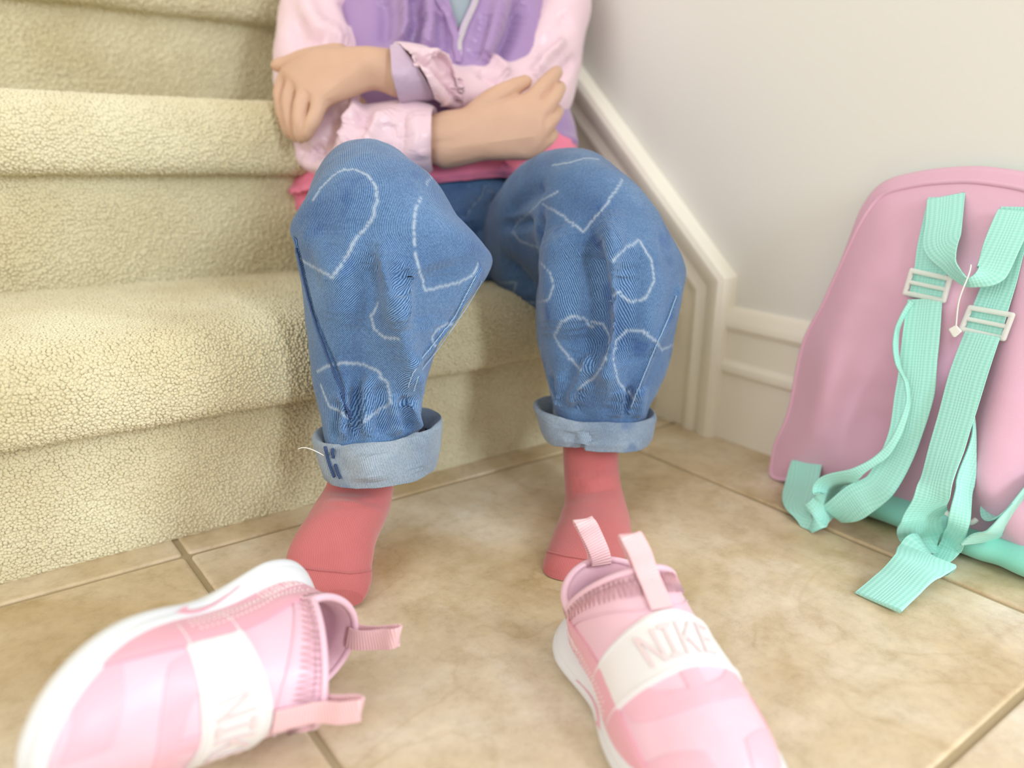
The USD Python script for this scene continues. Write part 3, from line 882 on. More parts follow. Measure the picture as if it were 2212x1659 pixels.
bones += [m3.Manifold.batch_hull([ball(hd + up * .025 - face_dir * .008, .074), ball(hd + up * .012 + face_dir * .014, .062), ball(hd - up * .045 + face_dir * .036, .024), ball(hd - up * .02 + face_dir * .03, .04)])]
bones += [m3.Manifold.batch_hull([ball(hd + face_dir * .074 + up * .012, .007), ball(hd + face_dir * .084 - up * .010, .0085)])]
for sg in (-1, 1):
    bones += [m3.Manifold.batch_hull([ball(hd + sd * sg * .072 + up * .018 - face_dir * .006, .011), ball(hd + sd * sg * .070 - up * .008 - face_dir * .002, .008)])]
bones += chain((850, 500, .90, .040), (800, 450, .655, .036), (795, 640, .622, .034), (790, 980, .634, .018))
bones += chain((1130, 510, .91, .042), (1270, 470, .720, .036), (1310, 640, .694, .034), (1276, 960, .704, .017))
bones += chain((790, 980, .634, .018), (765, 1110, .625, .015), (712, 1240, .572, .008))
bones += chain((1276, 960, .704, .017), (1284, 1090, .695, .014), (1258, 1230, .622, .007))
body_m = m3.Manifold.batch_boolean(bones, m3.OpType.Add).refine_to_length(.0045)
bm_ = body_m.to_mesh()
tm = trimesh.Trimesh(bm_.vert_properties[:, :3], bm_.tri_verts, process=True)
trimesh.smoothing.filter_taubin(tm, lamb=0.55, nu=0.56, iterations=60)
tm.vertices[:, 2] = np.maximum(tm.vertices[:, 2], .004)
body = obj('body', tm, SKIN, child, smooth=True)
HAIR = plain('brown_hair', (0.10, 0.05, 0.025), 0.5)
hair = m3.Manifold.batch_hull([ball(hd + up * .034 - face_dir * .016, .080), ball(hd - up * .05 - face_dir * .05, .05)]) + m3.Manifold.batch_hull([ball(hd - up * .05 - face_dir * .05, .05), ball(hd - up * .16 - face_dir * .075, .035)])
hair = hair - m3.Manifold.batch_hull([ball(hd - up * .02 + face_dir * .11, .075), ball(hd - up * .12 + face_dir * .09, .06)])
hair = hair.refine_to_length(.008)
tm = trimesh.Trimesh(hair.to_mesh().vert_properties[:, :3], hair.to_mesh().tri_verts, process=True)
trimesh.smoothing.filter_taubin(tm, iterations=8)
obj('hair', tm, HAIR, child, smooth=True)
EYEM = plain('eye', (0.05, 0.03, 0.02), 0.1)
for sg in (-1, 1):
    e_ = trimesh.creation.icosphere(2, .0085); e_.apply_translation(hd + face_dir * .068 + up * .012 + sd * sg * .027)
    obj('eye', e_, EYEM, child, smooth=True)
lip = trimesh.creation.icosphere(2, 1.0); lip.apply_scale([1, 1, 1])
lv_ = lip.vertices @ np.diag([.013, .006, .0045]) @ np.array([sd, face_dir, up]) + hd + face_dir * .066 - up * .034
obj('lips', (lv_, lip.faces), plain('lip', (0.55, 0.2, 0.18), 0.5), child, smooth=True)

# shirt hem that shows under the jacket
shirt = Surf([
    ring((646, 474), (1222, 388), .905, -4, .088, .070),
    ring((640, 462), (1226, 380), .905, -3, .096, .075),
    ring((627, 410), (1246, 338), .905, -6, .097, .078),
    ring((665, 350), (1238, 290), .910, -6, .076, .076),
    ring((690, 250), (1200, 230), .915, -8, .070, .070)], n=120, m=300)
shirt.wrinkle(.004, .03, 9)
shirt.push([(626, 412), (650, 418), (690, 405)], .006, .006)
shirt.push([(632, 425), (660, 430), (690, 420)], -.006, .006)
shirt.push([(1080, 350), (1110, 372), (1120, 390)], .005, .008)
obj('shirt', shirt.mesh(), SHIRT, child, smooth=True)

# the jacket's lilac trunk, open at the top over a grey tee
trunk = Surf([
    ring((668, 352), (1248, 322), .915, -8, .078, .075),
    ring((664, 335), (1249, 315), .915, -8, .083, .080),
    ring((662, 290), (1244, 278), .915, -8, .086, .080),
    ring((668, 200), (1218, 200), .915, -10, .087, .080),
    ring((690, 100), (1200, 100), .915, -12, .087, .080),
    ring((705, 0), (1190, 0), .915, -14, .083, .078),
    ring((695, -110), (1198, -110), .920, -14, .072, .072),
    ring((742, -185), (1150, -185), .925, -16, .055, .058),
    ring((850, -232), (1040, -232), .930, -16, .042, .045),
    ring((868, -275), (1022, -275), .930, -16, .040, .042)], n=260, m=420)
trunk.wrinkle(.0035, .05, 12, (1, 1, .4))
for px, a, w in (([(878, -40), (882, 60), (862, 110)], .008, .008), ([(902, -40), (908, 60), (886, 115)], -.008, .009), ([(930, -20), (934, 50), (918, 120)], .007, .008), ([(956, 20), (960, 90), (950, 130)], -.006, .008),
                 ([(820, -20), (830, 40), (822, 100)], -.006, .010), ([(1135, -10), (1108, 70), (1070, 140)], -.010, .010), ([(1092, -20), (1062, 70), (1035, 150)], .008, .010), ([(1205, 290), (1225, 300), (1248, 305)], .003, .006), ([(1050, 20), (1030, 90), (1020, 140)], -.005, .008)):
    trunk.push(px, a, w)
trunk.relax(1)
v, f = trunk.mesh()


def inside(pts, poly):
    """Which points lie in the polygon."""
    poly = np.asarray(poly, float)
    x, y = pts[:, 0], pts[:, 1]
    r = np.zeros(len(pts), bool)
    for (x1, y1), (x2, y2) in zip(poly, np.roll(poly, -1, 0)):
        c = (y1 > y) != (y2 > y)
        r ^= c & (x < (x2 - x1) * (y - y1) / (y2 - y1 + 1e-12) + x1)
    return r


nn = trunk.normals().reshape(-1, 3)
front = np.sum(nn * (EYE - v), 1) > 0
gap = [(955, -90), (1052, -90), (1036, -20), (1020, 24), (1004, 56), (993, 84), (985, 50), (970, 5), (958, -30)]
cut = inside(proj(v), gap) & front
f = f[~cut[f].all(1)]
jacket = obj('jacket', (v, f), LILAC, child, smooth=True)
tag(jacket, 'satin zip jacket with lilac body and pale pink sleeves')
vt = trunk.P.copy() - trunk.normals() * .006
keep = inside(proj(v), [(x_ + (x_ - 1000) * 1.2, y_ + 20 * (y_ > 0)) for x_, y_ in gap]) & front
ff = trunk.F[keep[trunk.F].all(1)]
obj('tee_shirt', trimesh.Trimesh(vt.reshape(-1, 3), ff), TEE, child, smooth=True)
ZIP = plain('lilac_zip_tape', (0.60, 0.47, 0.74), 0.5)
TEETH = plain('pearl_zip_teeth', (0.62, 0.58, 0.66), 0.25)


def strip(surf, px, width, thick, lift, mat, name, parent, n=60, every=6):
    q = surf.trace(px, 3)
    q = smooth_path(q[::every], n)
    _, i = cKDTree(surf.flat()).query(q)
    nr = surf.normals().reshape(-1, 3)[i]
    t = np.gradient(q, axis=0)
    return obj(name, ribbon(q + nr * lift, np.cross(nr, t), width, thick), mat, parent), q + nr * lift, nr


strip(trunk, [(938, -70), (946, 0), (966, 33), (982, 74), (991, 114), (994, 150)], .007, .0022, .0020, LILAC, 'placket', jacket)
_, zq, zn = strip(trunk, [(1046, -80), (1028, 0), (1018, 26), (1004, 56), (996, 86), (992, 125)], .007, .0016, .0014, ZIP, 'zip_tape', jacket)
teeth = []
zq2 = smooth_path(zq[::5], 52)
for k in range(52):
    b_ = trimesh.creation.box([.0046, .0014, .0024])
    t_ = zq2[min(k + 1, 51)] - zq2[max(k - 1, 0)]; t_ /= np.linalg.norm(t_)
    n_ = -CF; x_ = np.cross(t_, n_); x_ /= np.linalg.norm(x_); n_ = np.cross(x_, t_)
    b_.vertices = b_.vertices @ np.array([x_, t_, n_]) + zq2[k] + n_ * .0014 - x_ * .0012
    teeth.append(b_)
obj('zip_teeth', join(*teeth), TEETH, jacket, smooth=False)
strip(trunk, [(1205, 312), (1228, 312), (1248, 306)], .004, .0012, .001, LILAC, 'hem_band', jacket, every=2)


def sleeve(rings, folds, seed, name='sleeve'):
    s = Surf(rings, n=300, m=300)
    s.wrinkle(.0026, .05, seed); s.wrinkle(.0005, .018, seed + 1)
    for px, a, w in folds:
        s.push(px, a, w)
    s.relax(1)
    return s


FOLD = 1.6
slR = sleeve([
    ring((668, -180), (800, -150), .915, 0, .046, .05),
    ring((632, -70), (778, -60), .905, 0, .050, .05),
    ring((608, 40), (786, 30), .895, 0, .054, .05),
    ring((597, 140), (800, 110), .880, 0, .054, .05),
    ring((605, 228), (802, 172), .868, 0, .052, .046, dd=-.01),
    ring((622, 305), (792, 220), .858, 0, .048, .042, dd=-.012),
    ring((652, 362), (792, 236), .842, 0, .044, .040, dd=-.01),
    ring((712, 386), (802, 232), .824, 0, .040, .038),
    ring((790, 388), (846, 222), .810, 0, .038, .036),
    ring((862, 384), (900, 222), .802, 0, .037, .035),
    ring((922, 372), (944, 236), .797, 0, .035, .033),
    ring((934, 362), (942, 240), .796, 0, .033, .031),
    ring((930, 358), (938, 244), .796, 0, .031, .029),
    ring((905, 352), (912, 250), .798, 0, .029, .027)],
    [([(761, 217), (774, 248), (757, 264), (727, 318)], .009, .008), ([(742, 246), (704, 300), (672, 350)], -.007, .010), ([(845, 230), (795, 285), (735, 345)], .006, .012), ([(800, 240), (770, 285), (745, 330)], -.007, .009),
     ([(875, 228), (868, 300), (862, 370)], -.0022, .004), ([(890, 235), (905, 300), (900, 350)], .003, .010), ([(630, 325), (670, 335), (705, 330)], -.004, .008), ([(640, 350), (690, 362), (740, 350)], .003, .008),
     ([(640, -20), (692, 60), (762, 88)], .006, .012), ([(742, -10), (772, 60)], -.005, .010), ([(630, 40), (650, 90), (700, 110)], -.004, .012), ([(842, 262), (850, 300), (838, 340)], -.002, .006)], 30)
obj('sleeve', slR.mesh(), PINK, jacket, smooth=True)
FOLD = 1.5
slL = sleeve([
    ring((1062, -150), (1205, -185), .925, 0, .046, .05),
    ring((1118, -60), (1262, -70), .922, 0, .050, .05),
    ring((1150, 20), (1276, 8), .918, 0, .050, .05),
    ring((1126, 80), (1262, 88), .912, 0, .050, .048),
    ring((1096, 122), (1246, 176), .904, 0, .048, .046),
    ring((1070, 128), (1222, 250), .890, 0, .044, .042),
    ring((1044, 138), (1130, 292), .868, 0, .040, .038),
    ring((1008, 148), (1050, 272), .850, 0, .036, .034),
    ring((972, 140), (1002, 244), .832, 0, .033, .031),
    ring((928, 110), (968, 228), .804, 0, .035, .031),
    ring((880, 100), (950, 211), .786, 0, .035, .031),
    ring((854, 98), (938, 210), .781, 0, .033, .030)],
    [([(866, 100), (905, 140), (945, 200), (985, 231)], .007, .006), ([(884, 104), (932, 142), (965, 190), (990, 215)], -.007, .007), ([(905, 105), (950, 130), (985, 190), (1000, 238)], .008, .007), ([(932, 114), (975, 150), (1000, 205)], -.007, .007),
     ([(1046, 130), (1075, 142), (1102, 166)], .008, .007), ([(1030, 150), (1060, 165), (1090, 185)], -.006, .008), ([(1160, 20), (1132, 70), (1098, 118)], -.008, .009), ([(1226, 77), (1185, 120), (1150, 167)], .007, .007), ([(1240, 30), (1200, 70), (1160, 110)], -.004, .012),
     ([(1248, 120), (1215, 160), (1180, 190)], -.005, .008)], 40)
obj('sleeve', slL.mesh(), PINK, jacket, smooth=True)
lin = Surf([
    ring((854, 98), (938, 210), .781, 0, .0325, .030), ring((852, 101), (908, 214), .778, 0, .031, .028), ring((852, 104), (878, 219), .775, 0, .030, .026), ring((848, 106), (862, 219), .773, 0, .029, .025),
    ring((854, 110), (868, 216), .775, 0, .0275, .024)], n=60, m=160)
lin.wrinkle(.0015, .015, 2)
obj('cuff_lining', lin.mesh(), LINING, jacket, smooth=True)
# ---------------------------------------------------------------- the pair of sneakers
def shoe_cloth(name, col, col2, rough, lines=0.0):
    nodes = {'c': ('texture_coordinate', {}), 'n': ('noise_texture', {'scale': 30.0, 'detail': 3.0}), 'm': ('mix_color', {'a': col, 'b': col2}),
             'n2': ('noise_texture', {'scale': 1600.0, 'detail': 1.0}), 'b': ('bump', {'strength': 0.15, 'distance': 0.0004}),
             'p': ('principled_bsdf', {'roughness': rough, 'sheen_weight': 0.2, 'specular_ior_level': 0.45})}
    return mat_(name, nodes, [('c.object', 'n.vector'), ('n.fac', 'm.fac'), ('m.result', 'p.base_color'), ('c.object', 'n2.vector'), ('n2.fac', 'b.height'), ('b.normal', 'p.normal')], 'p.BSDF')


S_UP = shoe_cloth('shoe_pink', (0.74, 0.47, 0.58), (0.78, 0.52, 0.63), 0.36)
S_DARK = shoe_cloth('shoe_rose', (0.70, 0.345, 0.43), (0.74, 0.385, 0.47), 0.45)
S_MID = shoe_cloth('shoe_mid_pink', (0.73, 0.41, 0.51), (0.77, 0.455, 0.56), 0.42)
S_SOLE = shoe_cloth('shoe_white_foam', (0.67, 0.69, 0.73), (0.71, 0.73, 0.77), 0.42)
S_STRAP = shoe_cloth('shoe_white_band', (0.71, 0.695, 0.715), (0.75, 0.735, 0.755), 0.55)
S_TAPE = mat_('shoe_ribbed_tape', {
    'u': ('texture_coordinate', {}), 'w': ('wave_texture', {'scale': 160.0, 'bands_direction': 'y'}), 'm': ('mix_color', {'a': (0.76, 0.45, 0.50), 'b': (0.82, 0.55, 0.59)}), 'b': ('bump', {'strength': 0.6, 'distance': 0.0005}),
    'p': ('principled_bsdf', {'roughness': 0.6, 'sheen_weight': 0.2})}, [('u.UV', 'w.vector'), ('w.fac', 'm.fac'), ('m.result', 'p.base_color'), ('w.fac', 'b.height'), ('b.normal', 'p.normal')], 'p.BSDF')
S_LIN = shoe_cloth('shoe_mauve_lining', (0.58, 0.33, 0.42), (0.64, 0.39, 0.48), 0.5)
S_PRINT = plain('shoe_pale_print', (0.72, 0.585, 0.61), 0.5)
S_PRINT2 = plain('shoe_white_print', (0.86, 0.78, 0.78), 0.5)
SC = 0.86


def make_shoe(Rm, t, label, asym):
    Rm, t = np.asarray(Rm, float), np.asarray(t, float)
    o = thing('sneaker', label, 'shoe', t, 'pink slip-on sneakers')
    W_ = lambda m: ((np.asarray(m[0]) * SC) @ Rm.T + t, m[1])
    put = lambda name, m, mat, parent=None, **k: obj(name, W_(m if isinstance(m, tuple) else (m.vertices, m.faces)), mat, o if parent is None else parent, **k)
    half = [(.1895, .006), (.185, .0155), (.174, .0265), (.158, .0340), (.140, .0370), (.120, .0355), (.098, .0310), (.074, .0280), (.050, .0280), (.030, .0272), (.014, .0225), (.004, .0130)]
    pts = [(.1905, 0)] + half + [(0, 0)] + [(x, -y) for x, y in half[::-1]]
    M_ = 240
    O = smooth_path(pts, M_, True)
    O[:, 1] *= 1.22
    O[:, 0] += .012 * np.clip((O[:, 0] - .115) / .075, 0, 1)
    O[:, 1] += asym * .005 * np.clip((O[:, 0] - .10) / .09, 0, 1) ** 1.5
    rock = lambda x: .013 * np.clip((x - .125) / .083, 0, 1.1) ** 1.8 + .005 * np.clip((.03 - x) / .03, 0, 1) ** 2
    cen = np.array([.095, 0])
    out = O - np.roll(O, 1, 0); nrm = np.stack([np.roll(O, -1, 0)[:, 1] - np.roll(O, 1, 0)[:, 1], -(np.roll(O, -1, 0)[:, 0] - np.roll(O, 1, 0)[:, 0])], -1)
    nrm /= np.linalg.norm(nrm, axis=1, keepdims=True)
    if np.sum(nrm * (O - cen)) < 0:
        nrm = -nrm
    # sole: wavy side wall, taller at the heel, with one moulded groove
    top = .0215 + .0065 * np.clip((.045 - O[:, 0]) / .045, 0, 1) ** 1.2 + .003 * np.clip((O[:, 0] - .15) / .04, 0, 1)
    rows = []
    for h, ins in ((0.0, -.0075), (0.0, -.0035), (.10, -.0004), (.28, .0022), (.42, .0034), (.55, .0030), (.60, .0019), (.66, .0026), (.80, .0026), (.93, .0012), (1.0, -.0008), (1.0, -.0032), (.8, -.0045)):
        heel = np.clip((.085 - O[:, 0]) / .05, 0, 1) * .0075 * math.sin(math.pi * min(h * .9 + .12, 1))
        rows.append(np.c_[O + nrm * (ins + heel)[:, None], h * top + rock(O[:, 0]) * (1 - .25 * h)])
    Sv = np.array(rows).reshape(-1, 3)
    Sf = grid_faces(len(rows), M_, True)
    k = np.arange(M_)
    n = len(Sv)
    rk = rock(np.array([.095]))[0]
    Sv = np.vstack([Sv, [.095, 0, rk]])
    # underside as a strip between the two long sides
    under = [(k_, (k_ + 1) % M_, M_ - 1 - k_) for k_ in range(M_ // 2)] + [(M_ - 1 - k_, (k_ + 1) % M_, M_ - 2 - k_) for k_ in range(M_ // 2 - 1)]
    tread = []
    Sf = np.vstack([Sf, np.array(under)])
    sole = put('sole', (Sv[:-1], Sf), S_SOLE, smooth=40)
    for xg in np.arange(.02, .18, .0125):
        hw = np.interp(xg, [0, .03, .07, .12, .14, .17, .19], [.01, .02, .02, .027, .029, .022, .008])
        for sg in (-1, 1):
            b_ = box((xg, min(0.004 * sg, hw * sg), -.0016), (xg + .008, max(.004 * sg, hw * sg), .0010), .0004)
            b_.vertices[:, 2] += rock(b_.vertices[:, 0]); tread.append(b_)
    put('tread', join(*tread), S_SOLE, sole, smooth=False)
    # upper: every spot of the foot's outline runs up and over to the collar
    ph = np.arange(M_) / M_ * 2 * np.pi
    c_, s_ = np.cos(ph), np.sin(ph)
    C = np.stack([.0385 + .0335 * c_, .0385 * s_ * (1 - .10 * c_), .054 + .044 * np.clip(c_, 0, 1) ** .9 + .011 * np.clip(-c_, 0, 1) ** 1.4], -1)
    C[:, 0] += -.006 * np.clip(-c_, 0, 1) ** 3
    toe = np.clip((O[:, 0] - .09) / .10, 0, 1)
    P0 = np.c_[O - nrm * .0022, np.full(M_, .0135) + rock(O[:, 0])]
    P1 = P0 + np.c_[nrm * (.0015 + .0027 * toe)[:, None], .017 + .007 * (1 - toe) + .011 * toe]
    dxy = (O - C[:, :2])
    P2 = np.c_[C[:, :2] + dxy * (.30 + .18 * toe)[:, None], C[:, 2] - .028 - .012 * toe]
    tt = np.linspace(0, 1, 120)[:, None, None]
    U = (1 - tt) ** 3 * P0 + 3 * tt * (1 - tt) ** 2 * P1 + 3 * tt ** 2 * (1 - tt) * P2 + tt ** 3 * C
    q = U.reshape(-1, 3)
    U = U + np.c_[np.zeros((len(q), 2)), (.0011 * (meshkit.fbm(q / .02, 3, 5) - .5) * 2)].reshape(U.shape)
    up_v, up_f = U.reshape(-1, 3), grid_faces(120, M_, True)
    tmu = trimesh.Trimesh(up_v, up_f, process=False)
    put('upper', (up_v, up_f), S_UP, smooth=True)

    def shell(origin, direc, lift, edge=True):
        """A thin piece that lies on the upper: the grid of rays finds its place, the rim turns down onto it."""
        n_, m_ = origin.shape[:2]
        # start outside and look back in, so the outermost cloth is met
        d_ = direc / np.linalg.norm(direc, axis=-1, keepdims=True)
        src = (origin + d_ * .12).reshape(-1, 3)
        loc, ri, ti = tmu.ray.intersects_location(src, -d_.reshape(-1, 3), multiple_hits=False)
        P = np.full((n_ * m_, 3), np.nan); P[ri] = loc
        bad = np.isnan(P[:, 0])
        if bad.any():
            _, i = cKDTree(up_v).query((origin + d_ * .03).reshape(-1, 3)[bad]); P[bad] = up_v[i]
        P = P.reshape(n_, m_, 3)
        a = np.gradient(P, axis=0); b = np.gradient(P, axis=1)
        nn_ = np.cross(a, b); nn_ /= np.linalg.norm(nn_, axis=-1, keepdims=True) + 1e-12
        nn_ *= np.sign(np.sum(nn_ * d_, -1, keepdims=True))
        L_ = np.full((n_, m_), lift)
        if edge:
            L_[0] = L_[-1] = -.0006; L_[:, 0] = L_[:, -1] = -.0006
            L_[1, 1:-1] = L_[-2, 1:-1] = lift * .8; L_[1:-1, 1] = L_[1:-1, -2] = lift * .8
        Q = P + nn_ * L_[..., None]
        # the second rows sit right above the rim, so the piece has a steep side
        for sl, ns in (((slice(1, 2), slice(None)), (slice(0, 1), slice(None))), ((slice(-2, -1), slice(None)), (slice(-1, None), slice(None))), ((slice(None), slice(1, 2)), (slice(None), slice(0, 1))), ((slice(None), slice(-2, -1)), (slice(None), slice(-1, None)))):
            Q[sl] = Q[ns] * .85 + Q[sl] * .15 + nn_[ns] * (L_[sl] - L_[ns])[..., None] * .85
        f_ = grid_faces(n_, m_)
        if np.sum(np.cross(a, b) * d_) < 0:
            f_ = f_[:, ::-1]
        return (Q.reshape(-1, 3), f_), P, nn_

    def wrap(x0, x1, a0, a1, n_, m_, lift, xin=None, xout=None):
        """Across the instep: x0..x1 along the shoe, angles a0..a1 about its length."""
        u, v = np.meshgrid(np.linspace(0, 1, n_), np.linspace(0, 1, m_), indexing='ij')
        a = np.radians(a0 + (a1 - a0) * v)
        xa = np.full_like(a, x0) if xin is None else xin(np.degrees(a))
        xb = np.full_like(a, x1) if xout is None else xout(np.degrees(a))
        x = xa + (xb - xa) * u
        org = np.stack([x, 0 * x, 0 * x + .018], -1)
        dr = np.stack([0 * a, np.sin(a), np.cos(a)], -1)
        return shell(org, dr, lift)

    bow = lambda a: .013 * (1 - (a / 83) ** 2)
    # rose overlays in front of the band and round the toe
    vo, _, _ = wrap(0, 0, -58, 58, 14, 60, .0009, lambda a: .127 + .019 * np.sqrt(np.clip(1 - (a / 34) ** 2, 0, 1)), lambda a: .131 + .026 * np.sqrt(np.clip(1 - (a / 62) ** 2, 0, 1)))
    put('vamp_overlay', vo, S_MID, smooth=50)
    for sg in (-1, 1):
        to, _, _ = wrap(0, 0, 22 * sg, 86 * sg, 14, 34, .0007, lambda a: .178 - .022 * np.clip((np.abs(a) - 22) / 64, 0, 1), lambda a: .196 - .013 * np.clip((np.abs(a) - 30) / 50, 0, 1))
        put('toe_overlay', to, S_MID, smooth=50)
    strip_, _, _ = wrap(.130, .147, -7, 7, 14, 8, .0010)
    put('vamp_strip', strip_, S_MID, smooth=50)
    # white elastic band over the instep, with its letters
    band, BP, BN = wrap(0, 0, -83, 83, 24, 120, .0021, lambda a: .0855 + bow(a), lambda a: .1225 + bow(a))
    band_o = put('strap', band, S_STRAP, smooth=50)
    for xe in (.0890, .121):
        e_, EP, EN = wrap(0, 0, -80, 80, 3, 90, .0, lambda a: xe - .0014 + bow(a), lambda a: xe - .0006 + bow(a))
        q_ = EP[1] + EN[1] * .0022
        put('strap_edge', tube(q_, .0006, 6), S_STRAP, band_o, smooth=True)
    word = meshkit.text_mesh('NIKE', 0.0205, 0.0005)
    word = word.subdivide().subdivide()
    wv = word.vertices.copy(); wv[:, 0] *= .72; wv[:, 0] -= wv[:, 0].mean()
    ang_ = np.linspace(-83, 83, 120)
    arc = np.concatenate([[0], np.cumsum(np.linalg.norm(np.diff(BP[12], axis=0), axis=1))]); arc -= np.interp(0, ang_, arc)
    fi = np.interp(wv[:, 0], arc, np.arange(120)); gi = 12 - (wv[:, 1] - .0100) / (.0365 / 23)
    from scipy.ndimage import map_coordinates
    co = np.stack([gi, fi])
    wp = np.stack([map_coordinates(BP[..., k_], co, order=1) + map_coordinates(BN[..., k_], co, order=1) * (.0026 + wv[:, 2]) for k_ in range(3)], -1)
    put('lettering', (wp, word.faces[:, ::-1] if False else word.faces), S_PRINT, band_o, smooth=False)
    # rose side panels low along both sides, over the ends of the band
    for sg in (-1, 1):
        u, v = np.meshgrid(np.linspace(0, 1, 90), np.linspace(0, 1, 14), indexing='ij')
        x = .006 + (.168 - .006) * u
        ztop = np.interp(x, [.0, .012, .03, .05, .075, .10, .125, .15, .168], [.051, .051, .049, .048, .049, .048, .042, .033, .025])
        z = .015 + (ztop - .015) * v
        pan, PP, PN = shell(np.stack([x, 0 * x, z + 0 * x], -1), np.stack([-.35 * np.clip((.03 - x) / .03, 0, 1), np.full_like(x, sg * 1.0), 0 * x], -1), .0026)
        po = put('side_panel', pan, S_DARK, smooth=50)
        dots = []
        for k_ in range(11, 60, 2):
            for r_ in range(3):
                p_ = PP[k_ + r_ % 2, 9 - 2 * r_] + PN[k_ + r_ % 2, 9 - 2 * r_] * .0027
                d_ = trimesh.creation.icosphere(1, .0006); d_.apply_translation(p_); dots.append(d_)
        if sg < 0:
            put('perforations', join(*dots), S_PRINT2, po, smooth=True)
            tx = meshkit.text_mesh('JUST DO IT', .0042, .0003)
            tv = tx.vertices.copy(); w0 = np.ptp(tv[:, 0])
            pts_ = np.stack([.020 + (tv[:, 0] - tv[:, 0].min()), .0255 + tv[:, 1] - .0042 / 2, tv[:, 2]], -1)
            fr_ = []
            bx0, bx1, bz0, bz1 = .018, .022 + w0, .0218, .0292
            for a_, b_ in (((bx0, bz0), (bx1, bz0)), ((bx1, bz0), (bx1, bz1)), ((bx1, bz1), (bx0, bz1)), ((bx0, bz1), (bx0, bz0))):
                fr_.append(np.stack([np.linspace(a_[0], b_[0], 12), np.linspace(a_[1], b_[1], 12)], -1))

            def onpanel(xz, lift):
                src = np.stack([xz[:, 0], np.full(len(xz), -.12), xz[:, 1]], -1)
                loc, ri, _ = tmu.ray.intersects_location(src, np.tile([0, 1.0, 0], (len(xz), 1)), multiple_hits=False)
                p_ = np.zeros((len(xz), 3)); p_[ri] = loc
                return p_ - np.array([0, 1, 0]) * np.reshape(lift, (-1, 1))
            put('side_lettering', (onpanel(pts_[:, :2], .0027 + pts_[:, 2]), tx.faces), S_PRINT2, po, smooth=False)
            put('lettering_frame', join(*[tube(onpanel(f_, .0029), .0003, 5) for f_ in fr_]), S_PRINT2, po, smooth=True)
    # moulded tick on the sole, both sides
    from shapely.geometry import Polygon
    sw = np.array([(0, .36), (.03, .20), (.12, .07), (.27, .04), (.47, .14), (.75, .32), (1.0, .50), (.72, .37), (.46, .265), (.30, .225), (.20, .26), (.165, .36), (.19, .50), (.22, .58), (.10, .52)])
    sp = smooth_path(sw[:7], 30)
    pg = Polygon(np.vstack([sp, sw[7:]])).buffer(0)
    ext = trimesh.creation.extrude_polygon(pg, .02, engine='earcut').subdivide().subdivide()
    tms = trimesh.Trimesh(Sv[:-1], Sf, process=False)
    for sg in (-1, 1):
        xz = np.stack([.112 - ext.vertices[:, 0] * .052, .0085 + (.50 - ext.vertices[:, 1] * .62) * .021], -1)
        xz[:, 1] += rock(xz[:, 0])
        src = np.stack([xz[:, 0], np.full(len(xz), sg * .12), xz[:, 1]], -1)
        loc, ri, _ = tms.ray.intersects_location(src, np.tile([0, -sg * 1.0, 0], (len(xz), 1)), multiple_hits=False)
        p_ = src.copy(); p_[:, 1] = sg * .036; p_[ri] = loc
        p_[:, 1] += sg * np.where(ext.vertices[:, 2] > .01, .0006, -.0008)
        put('tick_mark', (p_, ext.faces), S_DARK, sole, smooth=False)
    # collar binding with zigzag stitches, lining and insole
    ring_ = np.vstack([C, C[:1]])
    col = put('collar', tube(smooth_path(C, 200, True)[np.r_[0:200, 0]], .0026, 10, cap=False), S_UP, smooth=True)
    zig = []
    idx = np.linspace(0, M_, 150)[:-1]
    for k_, j in enumerate(idx):
        row = 117 if k_ % 2 else 109
        nj = int(j) % M_
        nv = U[row, nj] - np.array([.04, 0, .05]); nv /= np.linalg.norm(nv)
        zig.append(U[row, nj] + nv * .0016)
    zig = np.array(zig + zig[:1])
    put('zigzag_stitches', tube(zig, .0008, 5), S_TAPE, col, smooth=True)
    for row in (104, 116):
        put('stitch_row', tube(U[row][np.r_[0:M_:3, 0]] + np.c_[(U[row] - U[row].mean(0))[np.r_[0:M_:3, 0]][:, :2] * .02, np.zeros(len(np.r_[0:M_:3, 0]))], .0006, 5), S_UP, col, smooth=True)
    ctr = C.mean(0)
    lin_rows = [C, C + (ctr - C) * np.array([.10, .14, 0]) + [0, 0, -.004]]
    for f_, dz in ((.16, -.011), (.14, -.020)):
        lin_rows.append(C + (ctr - C) * np.array([f_, f_ * 1.1, 0]) + [0, 0, dz])
    inn = np.c_[O * .86 + cen * .14, np.full(M_, .022)]
    low = np.c_[(C[:, :2] * .5 + inn[:, :2] * .5), np.full(M_, .027)]
    lin_rows += [low, np.c_[inn[:, :2], np.full(M_, .021)], np.c_[inn[:, :2] * .5 + cen * .5, np.full(M_, .020)], np.c_[inn[:, :2] * .02 + cen * .98, np.full(M_, .020)]]
    lv2 = np.array(lin_rows); tk = np.linspace(0, len(lin_rows) - 1, 60)
    lv3 = PchipInterpolator(np.arange(len(lin_rows)), lv2, axis=0)(tk)
    put('lining', (lv3.reshape(-1, 3), grid_faces(60, M_, True, True)), S_LIN, smooth=True)
    # ribbed pull tabs on tongue and heel

    def tab(pts_, name, z0):
        p_ = smooth_path(np.array([(x, 0, z) for x, z in pts_]), 90)
        p_[:, 1] -= .011 * np.clip((p_[:, 2] - z0) / .03, 0, 1.2) ** 1.5
        m_ = ribbon(p_, np.tile([0, 1.0, 0], (90, 1)), .0155, .0014)
        L_ = np.concatenate([[0], np.cumsum(np.linalg.norm(np.diff(p_, axis=0), axis=1))])
        uv = np.stack([np.zeros(90 * 10), np.repeat(L_, 10)], -1)
        put(name, m_, S_TAPE, uv=uv)
    r0_ = 60 + int(np.argmax(U[60:, 0, 0] < .0985))
    prow = [U[i_, 0] for i_ in np.linspace(r0_, 115, 5).astype(int)]
